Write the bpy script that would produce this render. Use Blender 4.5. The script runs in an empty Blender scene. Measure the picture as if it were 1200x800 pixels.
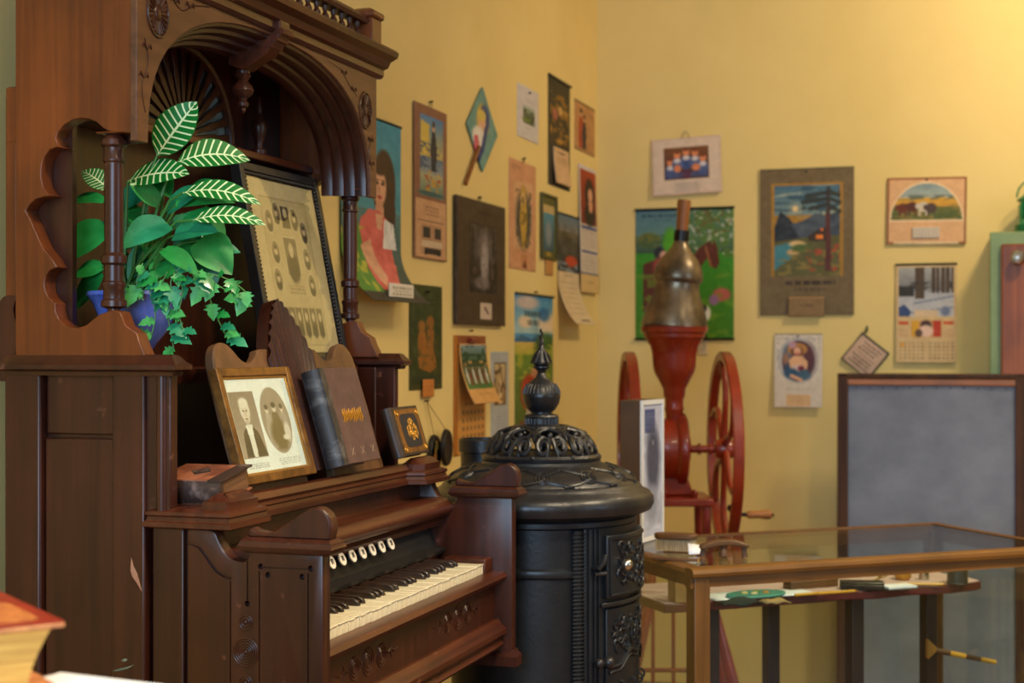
import bpy, bmesh, math, random
import numpy as np
from mathutils import Vector, Matrix
random.seed(7); RNG = np.random.default_rng(11)
PI = math.pi
# ---------------------------------------------------------------- camera
YAW = math.atan(575 / 1750); CY, SY = math.cos(YAW), math.sin(YAW); EYE = 1.22
scene = bpy.context.scene
COL = scene.collection
cam_d = bpy.data.cameras.new('camera'); cam = bpy.data.objects.new('camera', cam_d); COL.objects.link(cam)
cam.location = (0, 0, EYE); cam.rotation_euler = (PI / 2, 0, YAW)
cam_d.sensor_width = 36; cam_d.lens = 52.5; cam_d.shift_y = 10 / 1200; cam_d.clip_start = .05
cam_d.dof.use_dof = True; cam_d.dof.focus_distance = 2.55; cam_d.dof.aperture_fstop = 5.0
scene.camera = cam
# ---------------------------------------------------------------- world, lights, exposure
world = bpy.data.worlds.new('world'); scene.world = world; world.use_nodes = True
world.node_tree.nodes['Background'].inputs[0].default_value = (.62, .75, .95, 1)
world.node_tree.nodes['Background'].inputs[1].default_value = .6
scene.view_settings.view_transform = 'Standard'; scene.view_settings.look = 'None'
scene.view_settings.exposure = 0.13; scene.view_settings.gamma = 1; scene.view_settings.use_curve_mapping = False
def area(name, loc, target, size, energy, color, shape='DISK', size_y=None, spread=PI):
    l = bpy.data.lights.new(name, 'AREA'); l.shape = shape; l.size = size
    if size_y: l.size_y = size_y
    l.energy = energy; l.color = color; l.spread = spread
    o = bpy.data.objects.new(name, l); COL.objects.link(o); o.location = loc
    o.rotation_euler = (Vector(target) - Vector(loc)).to_track_quat('-Z', 'Y').to_euler()
    return o
WARM = (1.0, .81, .53); COOL = (.50, .73, 1.0)
area('window_front_offscreen', (-.35, -1.59, 1.75), (-.35, 3, 1.2), 1.7, 112, COOL, 'RECTANGLE', 1.5)
area('window_right_offscreen', (4.29, 1.6, 1.7), (0, 1.6, 1.7), 1.5, 32, COOL, 'RECTANGLE', 1.5)
area('ceiling_lamp_stove_offscreen', (.9, 3.0, 3.02), (.9, 3.0, 0), .34, 46, WARM, spread=2.1)
area('ceiling_lamp_showcase_offscreen', (.62, 4.75, 3.02), (.30, 5.7, 1.5), .30, 30, WARM)
area('ceiling_lamp_organ_offscreen', (.2, 1.6, 3.02), (.2, 1.6, 0), .34, 44, WARM, spread=2.2)
# ---------------------------------------------------------------- helpers
def ray(x, y):
    r = (x - 600) / 1750; return Vector((r * CY - SY, r * SY + CY, (410 - y) / 1750))
def on_x(x, y, c): d = ray(x, y); return Vector((0, 0, EYE)) + d * (c / d.x)
def on_y(x, y, c): d = ray(x, y); return Vector((0, 0, EYE)) + d * (c / d.y)
def on_z(x, y, c): d = ray(x, y); return Vector((0, 0, EYE)) + d * ((c - EYE) / d.z)
def at(x, y, depth): return Vector((0, 0, EYE)) + ray(x, y) * depth

class MB:
    """collects shapes, then links them as ONE mesh object"""
    def __init__(s): s.v = []; s.f = []
    def add(s, vs, fs):
        b = len(s.v); s.v += [tuple(v) for v in vs]; s.f += [tuple(b + i for i in f) for f in fs]; return s
    def box(s, x0, x1, y0, y1, z0, z1):
        vs = [(x, y, z) for x in (x0, x1) for y in (y0, y1) for z in (z0, z1)]
        return s.add(vs, [(0, 1, 3, 2), (4, 6, 7, 5), (0, 4, 5, 1), (2, 3, 7, 6), (0, 2, 6, 4), (1, 5, 7, 3)])
    def prism(s, pts, ax, c0, c1):
        """2D outline extruded along axis ax ('x': pts are y,z; 'y': x,z; 'z': x,y)"""
        n = len(pts)
        def m(p, c): return {'x': (c, p[0], p[1]), 'y': (p[0], c, p[1]), 'z': (p[0], p[1], c)}[ax]
        area2 = sum(pts[i][0] * pts[(i + 1) % n][1] - pts[(i + 1) % n][0] * pts[i][1] for i in range(n))
        if (area2 < 0) != (ax == 'y'): pts = pts[::-1]
        vs = [m(p, c0) for p in pts] + [m(p, c1) for p in pts]
        fs = [tuple(range(n))[::-1], tuple(range(n, 2 * n))] + [(i, (i + 1) % n, n + (i + 1) % n, n + i) for i in range(n)]
        return s.add(vs, fs)
    def stack(s, pts, levels):
        """plan outline (x,y) lofted through levels [(scale_in, z)] by moving towards inside"""
        n = len(pts)
        ar = sum(pts[i][0] * pts[(i + 1) % n][1] - pts[(i + 1) % n][0] * pts[i][1] for i in range(n))
        if ar < 0: pts = pts[::-1]
        rings = []
        for ins, z in levels:
            ring = []
            for i in range(n):
                p0, p1, p2 = Vector(pts[i - 1]), Vector(pts[i]), Vector(pts[(i + 1) % n])
                e1 = (p1 - p0).normalized(); e2 = (p2 - p1).normalized()
                n1 = Vector((-e1.y, e1.x)); n2 = Vector((-e2.y, e2.x))
                k = n1 + n2; k = k / max(.3, k.dot(n1))
                q = p1 + k * ins; ring.append((q.x, q.y, z))
            rings.append(ring)
        vs = [v for r in rings for v in r]; fs = [tuple(range(n))[::-1], tuple(range(len(vs) - n, len(vs)))]
        for k in range(len(rings) - 1):
            for i in range(n):
                a, b = k * n + i, k * n + (i + 1) % n; fs.append((a, b, b + n, a + n))
        return s.add(vs, fs)
    def lathe(s, prof, c=(0, 0, 0), n=28, axis='z', a0=0, a1=2 * PI):
        c = Vector(c); full = abs(a1 - a0 - 2 * PI) < 1e-6; m = n if full else n + 1
        vs = []
        for r, h in prof:
            for k in range(m):
                a = a0 + (a1 - a0) * k / n; x, y = r * math.cos(a), r * math.sin(a)
                p = {'z': (x, y, h), 'x': (h, x, y), 'y': (y, h, x)}[axis]
                vs.append(c + Vector(p))
        fs = []
        for j in range(len(prof) - 1):
            for k in range(n):
                a, b = j * m + k, j * m + (k + 1) % m
                fs.append((a, b, b + m, a + m))
        if full and prof[0] != prof[-1]:
            fs.append(tuple(range(m))[::-1]); fs.append(tuple(range(len(vs) - m, len(vs))))
        return s.add(vs, fs)
    def tube(s, path, r, n=8, closed=False):
        path = [Vector(p) for p in path]; m = len(path)
        rs = r if isinstance(r, (list, tuple)) else [r] * m
        vs = []; up = None
        for i in range(m):
            if closed: t = path[(i + 1) % m] - path[i - 1]
            else: t = path[min(i + 1, m - 1)] - path[max(i - 1, 0)]
            t = t.normalized() if t.length > 1e-9 else Vector((0, 0, 1))
            if up is None:
                up = Vector((0, 0, 1)) if abs(t.z) < .9 else Vector((1, 0, 0))
            a = t.cross(up)
            if a.length < 1e-6: a = t.orthogonal()
            a.normalize(); b = a.cross(t).normalized(); up = b
            for k in range(n):
                q = 2 * PI * k / n; vs.append(path[i] + (a * math.cos(q) + b * math.sin(q)) * rs[i])
        fs = []
        for i in range(m if closed else m - 1):
            for k in range(n):
                a0 = i * n + k; a1 = i * n + (k + 1) % n; j = (i + 1) % m
                fs.append((a0, a1, j * n + (k + 1) % n, j * n + k))
        if not closed: fs += [tuple(range(n))[::-1], tuple(range(len(vs) - n, len(vs)))]
        return s.add(vs, fs)
    def ball(s, c, r, n=14, sc=(1, 1, 1)):
        c = Vector(c); m = n // 2 + 1; vs = []; fs = []
        for j in range(m):
            t = PI * (j + .02) / (m - 1 + .04)
            for k in range(n):
                a = 2 * PI * k / n
                vs.append(c + Vector((r * sc[0] * math.sin(t) * math.cos(a), r * sc[1] * math.sin(t) * math.sin(a), -r * sc[2] * math.cos(t))))
        for j in range(m - 1):
            for k in range(n): fs.append((j * n + k, j * n + (k + 1) % n, (j + 1) * n + (k + 1) % n, (j + 1) * n + k))
        fs += [tuple(range(n))[::-1], tuple(range(len(vs) - n, len(vs)))]
        return s.add(vs, fs)
    def torus(s, c, R, r, axis='z', n=28, m=8, sq=1):
        c = Vector(c); pts = []
        for k in range(n):
            a = 2 * PI * k / n; x, y = R * math.cos(a), R * sq * math.sin(a)
            pts.append(c + Vector({'z': (x, y, 0), 'x': (0, x, y), 'y': (x, 0, y)}[axis]))
        return s.tube(pts, r, m, True)
    def grid(s, fn, nu, nv):
        vs = [fn(i / nu, j / nv) for j in range(nv + 1) for i in range(nu + 1)]
        return s.add(vs, [(j * (nu + 1) + i, j * (nu + 1) + i + 1, (j + 1) * (nu + 1) + i + 1, (j + 1) * (nu + 1) + i) for j in range(nv) for i in range(nu)])
    def xf(s, M, start=0):
        s.v[start:] = [tuple(M @ Vector(v)) for v in s.v[start:]]; return s
    def mesh(s, name, smooth=35):
        me = bpy.data.meshes.new(name); me.from_pydata(s.v, [], s.f); me.update()
        if smooth:
            me.polygons.foreach_set('use_smooth', [True] * len(me.polygons)); me.set_sharp_from_angle(angle=math.radians(smooth))
        return me
    def build(s, name, mat, parent=None, bevel=0, smooth=35, label=None, solid=0, segs=2):
        o = bpy.data.objects.new(name, s.mesh(name, smooth)); COL.objects.link(o); o.data.materials.append(mat)
        if parent: o.parent = parent
        if solid: md = o.modifiers.new('solid', 'SOLIDIFY'); md.thickness = solid; md.offset = -1
        if bevel:
            md = o.modifiers.new('bevel', 'BEVEL'); md.width = bevel; md.segments = segs; md.limit_method = 'ANGLE'; md.angle_limit = math.radians(40)
        if label: o['label'] = label
        return o
def tag(o, label, cat, group=None):
    o['label'] = label; o['category'] = cat
    if group: o['group'] = group
    return o
def thing(name, label, cat, loc=(0, 0, 0), rz=0, group=None):
    o = bpy.data.objects.new(name, None); COL.objects.link(o); o.empty_display_size = .05
    o.location = loc; o.rotation_euler = (0, 0, rz); return tag(o, label, cat, group)
def struct(o): o['kind'] = 'structure'; return o
def copy_part(o, parent, loc=None):
    c = o.copy(); COL.objects.link(c); c.parent = parent
    if loc is not None: c.location = loc
    return c
def L(c):   # sRGB 0-255 to linear
    return tuple(((x / 255 + .055) / 1.055) ** 2.4 if x > 10 else x / 255 / 12.92 for x in c) + (1,)
# ---------------------------------------------------------------- materials
def newmat(name):
    m = bpy.data.materials.new(name); m.use_nodes = True; nt = m.node_tree
    return m, nt, nt.nodes['Principled BSDF']
def mat(name, c, rough=.5, metal=0, c2=None, scale=(8, 8, 8), bump=0, detail=5, spec=.5, coat=0, bscale=None, contrast=(.35, .65)):
    m, nt, b = newmat(name); N = nt.nodes; K = nt.links
    b.inputs['Roughness'].default_value = rough; b.inputs['Metallic'].default_value = metal
    b.inputs['Specular IOR Level'].default_value = spec; b.inputs['Coat Weight'].default_value = coat
    b.inputs['Base Color'].default_value = L(c)
    if c2 or bump:
        tc = N.new('ShaderNodeTexCoord'); mp = N.new('ShaderNodeMapping'); mp.inputs['Scale'].default_value = scale
        nz = N.new('ShaderNodeTexNoise'); nz.inputs['Scale'].default_value = 1; nz.inputs['Detail'].default_value = detail; nz.inputs['Roughness'].default_value = .62
        K.new(tc.outputs['Object'], mp.inputs['Vector']); K.new(mp.outputs[0], nz.inputs['Vector'])
        if c2:
            rp = N.new('ShaderNodeValToRGB'); rp.color_ramp.elements[0].position = contrast[0]; rp.color_ramp.elements[1].position = contrast[1]
            rp.color_ramp.elements[0].color = L(c); rp.color_ramp.elements[1].color = L(c2)
            K.new(nz.outputs['Fac'], rp.inputs['Fac']); K.new(rp.outputs['Color'], b.inputs['Base Color'])
        if bump:
            bp = N.new('ShaderNodeBump'); bp.inputs['Strength'].default_value = bump; bp.inputs['Distance'].default_value = .004
            src = nz
            if bscale:
                src = N.new('ShaderNodeTexNoise'); src.inputs['Scale'].default_value = bscale; K.new(tc.outputs['Object'], src.inputs['Vector'])
            K.new(src.outputs['Fac'], bp.inputs['Height']); K.new(bp.outputs[0], b.inputs['Normal'])
    return m
def wood(name, dark, light, axis='z', rough=.38, wear=None, coat=.0, fine=55):
    """grain noise stretched along an axis, plus large blotches of varnish tone"""
    m, nt, b = newmat(name); N = nt.nodes; K = nt.links
    tc = N.new('ShaderNodeTexCoord'); mp = N.new('ShaderNodeMapping')
    mp.inputs['Scale'].default_value = {'z': (fine, fine, 2.2), 'y': (fine, 2.2, fine), 'x': (2.2, fine, fine)}[axis]
    nz = N.new('ShaderNodeTexNoise'); nz.inputs['Scale'].default_value = 1; nz.inputs['Detail'].default_value = 6; nz.inputs['Distortion'].default_value = .4
    K.new(tc.outputs['Object'], mp.inputs[0]); K.new(mp.outputs[0], nz.inputs[0])
    rp = N.new('ShaderNodeValToRGB'); rp.color_ramp.elements[0].position = .22; rp.color_ramp.elements[1].position = .8
    rp.color_ramp.elements[0].color = L(dark); rp.color_ramp.elements[1].color = L(light)
    K.new(nz.outputs['Fac'], rp.inputs[0])
    bl = N.new('ShaderNodeTexNoise'); bl.inputs['Scale'].default_value = 5.5; bl.inputs['Detail'].default_value = 3
    K.new(tc.outputs['Object'], bl.inputs[0])
    mr = N.new('ShaderNodeMapRange'); mr.inputs[1].default_value = .3; mr.inputs[2].default_value = .7; mr.inputs[3].default_value = .72; mr.inputs[4].default_value = 1.22
    K.new(bl.outputs['Fac'], mr.inputs[0])
    mx = N.new('ShaderNodeMix'); mx.data_type = 'RGBA'; mx.blend_type = 'MULTIPLY'; mx.inputs[0].default_value = 1
    K.new(rp.outputs[0], mx.inputs[6]); K.new(mr.outputs[0], mx.inputs[7])
    out = mx.outputs[2]
    if wear:
        wn = N.new('ShaderNodeTexNoise'); wn.inputs['Scale'].default_value = 38; wn.inputs['Detail'].default_value = 4
        K.new(tc.outputs['Object'], wn.inputs[0])
        wr = N.new('ShaderNodeMapRange'); wr.inputs[1].default_value = .66; wr.inputs[2].default_value = .76
        K.new(wn.outputs['Fac'], wr.inputs[0])
        m2 = N.new('ShaderNodeMix'); m2.data_type = 'RGBA'; K.new(wr.outputs[0], m2.inputs[0]); K.new(out, m2.inputs[6]); m2.inputs[7].default_value = L(wear); out = m2.outputs[2]
    K.new(out, b.inputs['Base Color'])
    b.inputs['Roughness'].default_value = rough; b.inputs['Coat Weight'].default_value = coat; b.inputs['Specular IOR Level'].default_value = .38
    bp = N.new('ShaderNodeBump'); bp.inputs['Strength'].default_value = .12; bp.inputs['Distance'].default_value = .002
    K.new(nz.outputs['Fac'], bp.inputs['Height']); K.new(bp.outputs[0], b.inputs['Normal'])
    return m
def print_mat():
    m, nt, b = newmat('printed_paper'); a = nt.nodes.new('ShaderNodeAttribute'); a.attribute_name = 'print'
    nt.links.new(a.outputs['Color'], b.inputs['Base Color']); b.inputs['Roughness'].default_value = .55; b.inputs['Specular IOR Level'].default_value = .3
    return m
def glass_mat(name, tint=(.93, .97, .95, 1), base=.05, gain=.75):
    m, nt, b = newmat(name); N = nt.nodes; K = nt.links; N.remove(b)
    t = N.new('ShaderNodeBsdfTransparent'); t.inputs[0].default_value = tint
    g = N.new('ShaderNodeBsdfGlossy'); g.inputs['Roughness'].default_value = .02
    f = N.new('ShaderNodeFresnel'); ge = N.new('ShaderNodeNewGeometry'); mr = N.new('ShaderNodeMapRange')
    mr.inputs[3].default_value = 1.42; mr.inputs[4].default_value = 1 / 1.42; K.new(ge.outputs['Backfacing'], mr.inputs[0]); K.new(mr.outputs[0], f.inputs[0])
    x = N.new('ShaderNodeMixShader'); K.new(f.outputs[0], x.inputs[0]); K.new(t.outputs[0], x.inputs[1]); K.new(g.outputs[0], x.inputs[2])
    K.new(x.outputs[0], N['Material Output'].inputs[0]); return m
M = {}
M['organ_v'] = wood('organ_walnut_upright', (40, 18, 12), (72, 35, 23), 'z', .32)
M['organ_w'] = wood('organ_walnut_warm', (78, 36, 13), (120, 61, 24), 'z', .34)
M['organ_h'] = wood('organ_walnut_lengthwise', (48, 21, 13), (88, 43, 24), 'y', .32, wear=(108, 66, 46))
M['organ_x'] = wood('organ_walnut_crosswise', (42, 19, 13), (72, 35, 23), 'z', .32, wear=(104, 64, 50))
M['organ_d'] = M['organ_v']
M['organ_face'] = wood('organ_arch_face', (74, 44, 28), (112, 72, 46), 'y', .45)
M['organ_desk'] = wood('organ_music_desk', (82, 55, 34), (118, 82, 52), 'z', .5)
M['groove'] = mat('groove_dark', (20, 12, 10), .6)
M['scuff'] = mat('bare_scuffed_wood', (176, 130, 104), .7, c2=(150, 100, 76), scale=(60, 60, 20))
M['felt'] = mat('black_stop_board', (16, 14, 13), .55, c2=(26, 22, 20), scale=(30, 30, 30))
M['ivory'] = mat('ivory_key', (236, 226, 198), .3, c2=(214, 200, 166), scale=(20, 60, 20), coat=.2)
M['ebony'] = mat('ebony_key', (26, 17, 13), .38, c2=(54, 34, 24), scale=(20, 90, 20), coat=.2)
M['porcelain'] = mat('porcelain_stop_face', (235, 228, 214), .25, c2=(214, 200, 180), scale=(60, 60, 60))
M['blackwood'] = mat('black_lacquer', (14, 15, 18), .3, c2=(24, 26, 30), scale=(40, 40, 40))
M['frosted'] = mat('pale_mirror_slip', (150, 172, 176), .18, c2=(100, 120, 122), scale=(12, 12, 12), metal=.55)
M['iron'] = mat('cast_iron_black', (30, 31, 35), .36, metal=.35, c2=(42, 42, 45), scale=(24, 24, 24), bump=.18, bscale=90, spec=.6)
M['iron_b'] = mat('cast_iron_barrel', (30, 33, 38), .36, metal=.4, c2=(38, 41, 46), scale=(9, 9, 9), bump=.1, bscale=120)
M['nickel'] = mat('nickel', (190, 186, 178), .22, 1)
M['red'] = mat('red_painted_iron', (148, 44, 13), .36, c2=(120, 32, 10), scale=(9, 9, 9), coat=.25, bump=.06, bscale=60)
M['pewter'] = mat('tarnished_hopper_tin', (146, 132, 112), .36, .85, c2=(96, 86, 72), scale=(16, 16, 10), bump=.2, bscale=28)
M['oak'] = wood('oak_turned', (112, 62, 26), (170, 106, 52), 'z', .45)
M['oak_x'] = wood('oak_handle', (128, 74, 34), (184, 120, 62), 'x', .45)
M['case'] = wood('showcase_oak', (80, 50, 18), (120, 80, 33), 'x', .4)
M['case_z'] = wood('showcase_oak_upright', (80, 52, 20), (118, 80, 35), 'z', .4)
M['redboard'] = mat('dark_red_table', (92, 26, 24), .45, c2=(66, 18, 18), scale=(4, 30, 30))
M['ebonized'] = mat('ebonised_leg', (24, 15, 12), .5)
M['glass'] = glass_mat('clear_glass')
M['zinc'] = mat('grey_painted_canvas', (134, 140, 154), .75, c2=(112, 118, 132), scale=(4, 4, 5), bump=.35, bscale=14)
M['wall'] = mat('yellow_wall_paint', (238, 210, 138), .78, c2=(231, 202, 129), scale=(1.6, 1.6, 1.6), bump=.05, bscale=160, spec=.25)
M['ceil'] = mat('ceiling_paint', (232, 222, 200), .9)
M['floor'] = wood('floor_boards', (88, 58, 34), (140, 98, 60), 'y', .5)
M['skirt'] = mat('skirting_paint', (150, 120, 76), .5)
M['print'] = print_mat()
M['paper'] = mat('aged_paper_white', (234, 238, 248), .7, c2=(226, 230, 240), scale=(20, 20, 20))
M['pages'] = mat('yellowed_page_edges', (196, 152, 88), .75, c2=(150, 106, 54), scale=(5, 5, 300), contrast=(.3, .7))
M['goldfr'] = mat('antique_gold_frame', (140, 98, 44), .38, .5, c2=(96, 62, 26), scale=(40, 40, 40))
M['leafd'] = mat('leaf_plain', (18, 112, 46), .35, c2=(44, 150, 70), scale=(16, 16, 16), coat=.2)
M['leafb'] = mat('leaf_blue_green', (18, 104, 70), .35, c2=(44, 142, 100), scale=(16, 16, 16), coat=.2)
M['leafi'] = mat('leaf_ivy', (84, 176, 92), .45, c2=(40, 132, 66), scale=(30, 30, 30))
M['stem'] = mat('leaf_stem', (58, 118, 48), .5)
M['pot'] = mat('blue_glaze', (46, 78, 172), .2, c2=(112, 132, 212), scale=(22, 22, 7), coat=.5)
M['string'] = mat('string', (120, 90, 56), .8)
M['scrframe'] = wood('screen_frame', (50, 28, 14), (88, 52, 26), 'z', .65)
M['darkmetal'] = mat('dark_steel', (44, 42, 40), .35, .8)
# ================================================================ the room
FL = -.10; WX, WY = -1.555, 5.836          # left wall plane, back wall plane
XR, YF, ZC = 4.3, -1.6, 3.1
struct(MB().box(WX - .1, XR + .1, YF - .1, WY + .1, FL - .06, FL).build('floor', M['floor']))
struct(MB().box(WX - .1, XR + .1, YF - .1, WY + .1, ZC, ZC + .08).build('ceiling', M['ceil']))
struct(MB().box(WX - .1, WX, YF - .1, WY + .1, FL, ZC).build('wall_left', M['wall']))
struct(MB().box(WX, XR, WY, WY + .1, FL, ZC).build('wall_back', M['wall']))
struct(MB().box(XR, XR + .1, YF, .85, FL, ZC).box(XR, XR + .1, 2.35, WY, FL, ZC).box(XR, XR + .1, .85, 2.35, FL, .95).box(XR, XR + .1, .85, 2.35, 2.45, ZC).build('wall_right', M['wall']))
struct(MB().box(WX, -1.2, YF - .1, YF, FL, ZC).box(.5, XR, YF - .1, YF, FL, ZC).box(-1.2, .5, YF - .1, YF, FL, 1.0).box(-1.2, .5, YF - .1, YF, 2.5, ZC).build('wall_front', M['wall']))
def window(name, horiz):
    m = MB(); g = MB()
    def bx(mm, a0, a1, z0, z1, d0=.03, d1=.07):
        if horiz: mm.box(a0, a1, YF - d1, YF - d0, z0, z1)
        else: mm.box(XR + d0, XR + d1, a0, a1, z0, z1)
    a0, a1, z0, z1 = (-1.2, .5, 1.0, 2.5) if horiz else (.85, 2.35, .95, 2.45)
    mid, zm = (a0 + a1) / 2, (z0 + z1) / 2
    bx(m, a0, a0 + .06, z0, z1); bx(m, a1 - .06, a1, z0, z1); bx(m, a0 + .06, a1 - .06, z0, z0 + .06); bx(m, a0 + .06, a1 - .06, z1 - .06, z1)
    bx(m, mid - .02, mid + .02, z0 + .06, z1 - .06); bx(m, a0 + .06, mid - .02, zm - .015, zm + .015); bx(m, mid + .02, a1 - .06, zm - .015, zm + .015)
    o = struct(m.build(name, M['ceil']))
    for u0, u1 in ((a0 + .05, mid), (mid, a1 - .05)):
        for w0, w1 in ((z0 + .05, zm), (zm, z1 - .05)):
            p = MB(); bx(p, u0, u1, w0, w1, .047, .053); p.build('pane', M['glass'], o)
window('window_1', True); window('window_2', False)
for i, (x, y, w) in enumerate(((.9, 3.0, 'over the stove'), (.62, 4.75, 'over the glass showcase'), (.2, 1.6, 'near the organ keyboard'))):
    t = thing('ceiling_lamp', 'round white ceiling lamp ' + w, 'ceiling lamp', (x, y, ZC))
    MB().lathe([(.20, 0), (.20, -.03), (.19, -.055), (.175, -.06), (.175, -.03)], n=32).build('rim', M['ceil'], t)
# ================================================================ the reed organ
OX, OY, W = -1.527, 2.01, .925
ORG = thing('reed_organ', 'tall carved dark walnut reed organ with arched top standing against the yellow wall', 'organ', (OX, OY, 0))
def NS(x, y): p = on_y(x, y, OY); return (p.x - OX, p.z)
def FR(x, y, c): p = on_x(x, y, c + OX); return (p.y - OY, p.z)
def curve(pts, n=5):
    """Catmull-Rom through 2D points"""
    out = []; P = [pts[0]] + list(pts) + [pts[-1]]
    for i in range(1, len(P) - 2):
        for k in range(n):
            t = k / n; p0, p1, p2, p3 = P[i - 1:i + 3]
            out.append(tuple(.5 * (2 * p1[j] + (p2[j] - p0[j]) * t + (2 * p0[j] - 5 * p1[j] + 4 * p2[j] - p3[j]) * t * t + (3 * p1[j] - p0[j] - 3 * p2[j] + p3[j]) * t ** 3) for j in range(len(p1))))
    out.append(pts[-1]); return out
def mirror_y(mb):  # far side copy of a near-side shape
    m = MB(); m.v = [(x, W - y, z) for x, y, z in mb.v]; m.f = [f[::-1] for f in mb.f]; return m
def both(mk, name, mt, **k):
    a = MB(); mk(a); a.build(name, mt, ORG, **k); mirror_y(a).build(name, mt, ORG, **k)
# ---- lower case: frame and panel sides
both(lambda m: m.box(.014, .081, 0, .030, FL, 1.184), 'stile', M['organ_v'], bevel=.004)
both(lambda m: m.box(.083, .212, .010, .035, .10, 1.081), 'side_panel', M['organ_v'], bevel=.003)
both(lambda m: m.box(.083, .212, .014, .035, 1.087, 1.184), 'side_panel', M['organ_x'], bevel=.003)
both(lambda m: m.box(.081, .212, .022, .04, .09, 1.184), 'panel_backing', M['organ_v'])
both(lambda m: m.box(.081, .212, .0, .045, FL, .10), 'bottom_rail', M['organ_x'], bevel=.003)
both(lambda m: m.box(.212, .270, 0, .030, FL, 1.184), 'stile', M['organ_v'], bevel=.003)
both(lambda m: m.box(.268, .312, .007, .028, .955, 1.184).lathe([(.009, .96), (.009, 1.184)], (.296, .009, 0), 12), 'corner_post', M['organ_x'], bevel=.002)
both(lambda m: m.box(.276, .332, .012, .05, FL, .952), 'stile', M['organ_v'], bevel=.003)
both(lambda m: m.box(.330, .345, .02, .05, FL, .952), 'recessed_strip', M['organ_v'])
MB().box(.02, .05, .04, W - .04, FL + .05, 1.80).build('back_board', M['organ_d'], ORG)
MB().box(.30, .325, .05, W - .05, FL + .05, .60).build('knee_panel', M['organ_d'], ORG, bevel=.003)
MB().box(.05, .33, .045, W - .045, FL + .01, FL + .05).build('bottom_board', M['organ_d'], ORG)
for y in (.30, .52):
    MB().add([(.325, y, FL), (.325, y + .13, FL), (.56, y + .13, FL), (.56, y, FL), (.325, y, .09), (.325, y + .13, .09), (.56, y + .13, FL + .04), (.56, y, FL + .04)],
             [(3, 2, 1, 0), (4, 5, 6, 7), (0, 1, 5, 4), (1, 2, 6, 5), (2, 3, 7, 6), (3, 0, 4, 7)]).build('pedal', M['organ_d'], ORG, bevel=.004)
# ---- scratch of bare wood on the front stile and scuffs
def side_patch(px, name, mt, y=-.0006):
    MB().prism([NS(*p) for p in px], 'y', y, y + .001).build(name, mt, ORG, smooth=0)
side_patch([(154, 653), (157, 664), (161, 672), (166, 690), (166.5, 693), (160, 682), (155, 675), (153, 668)], 'scuff', M['scuff'])
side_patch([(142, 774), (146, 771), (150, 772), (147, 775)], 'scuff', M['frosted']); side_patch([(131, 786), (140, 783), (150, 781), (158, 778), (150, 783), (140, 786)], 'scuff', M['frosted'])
# ---- cheeks (key ends) with scroll tops
ch = curve([NS(216, 620), NS(248, 622), NS(256, 634), NS(262, 646), NS(272, 655), NS(286, 658), NS(292, 652)], 4)
def cheek(m):
    prof = [(.345, .60)] + [(.345, .946)] + ch[1:] + [(.452, .922), (.572, .922), (.572, .60)]
    m.prism(prof, 'y', 0, .028)
def cap(m): m.stack([(.436, -.012), (.592, -.012), (.592, .042), (.436, .042)], [(.008, .916), (.002, .921), (0, .926), (.003, .931), (.003, .934), (.010, .939)])
both(cap, 'cheek_cap', M['organ_x'])
sc = curve([(.447, .947), (.452, .952), (.462, .948), (.484, .946), (.505, .957), (.528, .972), (.548, .984), (.566, .986), (.580, .975), (.585, .958), (.582, .938)], 4)
both(lambda m: m.prism([(.447, .938)] + sc, 'y', .002, .028), 'cheek_scroll', M['organ_x'], bevel=.004)
both(lambda m: m.stack([(.335, -.006), (.582, -.006), (.582, .034), (.335, .034)], [(.0, .572), (.0, .592), (.006, .60), (.007, .606)]), 'cheek_foot', M['organ_x'])
# lines and holes are really cut into the outer face of each cheek
def cut_cheek(far):
    fl = mirror_y if far else (lambda mb: mb)
    a = MB(); cheek(a); o = fl(a).build('cheek', M['organ_x'], ORG, bevel=.003)
    for pts, w, dep in [([NS(290, 650), NS(290, 703)], .0011, .003), ([NS(304, 669), NS(304, 800)], .0011, .003), ([NS(309, 664.5), NS(360, 666.5)], .0011, .003), ([NS(361, 671), NS(361, 800)], .0011, .003), ([NS(270, 681), NS(270, 800)], .0011, .003),
                        (curve([NS(218, 636), NS(232, 640), NS(244, 656), NS(256, 671), NS(271, 677)], 5), .0026, .005)] + [([NS(*q)], .0046, .012) for q in ((290, 707), (305.5, 663.5), (314, 673.5), (354, 675.5), (364, 666))]:
        c = MB()
        if len(pts) == 1: c.prism([(pts[0][0] + w * math.cos(k * PI / 8), pts[0][1] + w * math.sin(k * PI / 8)) for k in range(16)], 'y', -.004, dep)
        else:
            lft, rgt = [], []
            for k in range(len(pts)):
                p, q = Vector(pts[max(0, k - 1)]), Vector(pts[min(len(pts) - 1, k + 1)]); d = (q - p).normalized(); n_ = Vector((-d.y, d.x)) * w; b_ = Vector(pts[k])
                lft.append(tuple(b_ + n_)); rgt.append(tuple(b_ - n_))
            c.prism(lft + rgt[::-1], 'y', -.004, dep)
        me = fl(c).mesh('cutter', 0); bm = bmesh.new(); bm.from_mesh(me); bmesh.ops.recalc_face_normals(bm, faces=bm.faces); bm.to_mesh(me); bm.free()
        cu = bpy.data.objects.new('cutter', me); COL.objects.link(cu); cu.parent = ORG
        md = o.modifiers.new('cut', 'BOOLEAN'); md.operation = 'DIFFERENCE'; md.object = cu; md.solver = 'EXACT'
    dg = bpy.context.evaluated_depsgraph_get(); new = bpy.data.meshes.new_from_object(o.evaluated_get(dg)); new.name = 'cheek'
    for md in list(o.modifiers):
        if md.type == 'BOOLEAN': bpy.data.objects.remove(md.object)
    o.modifiers.clear(); o.data = new; new.set_sharp_from_angle(angle=math.radians(35))
cut_cheek(False); cut_cheek(True)
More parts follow.
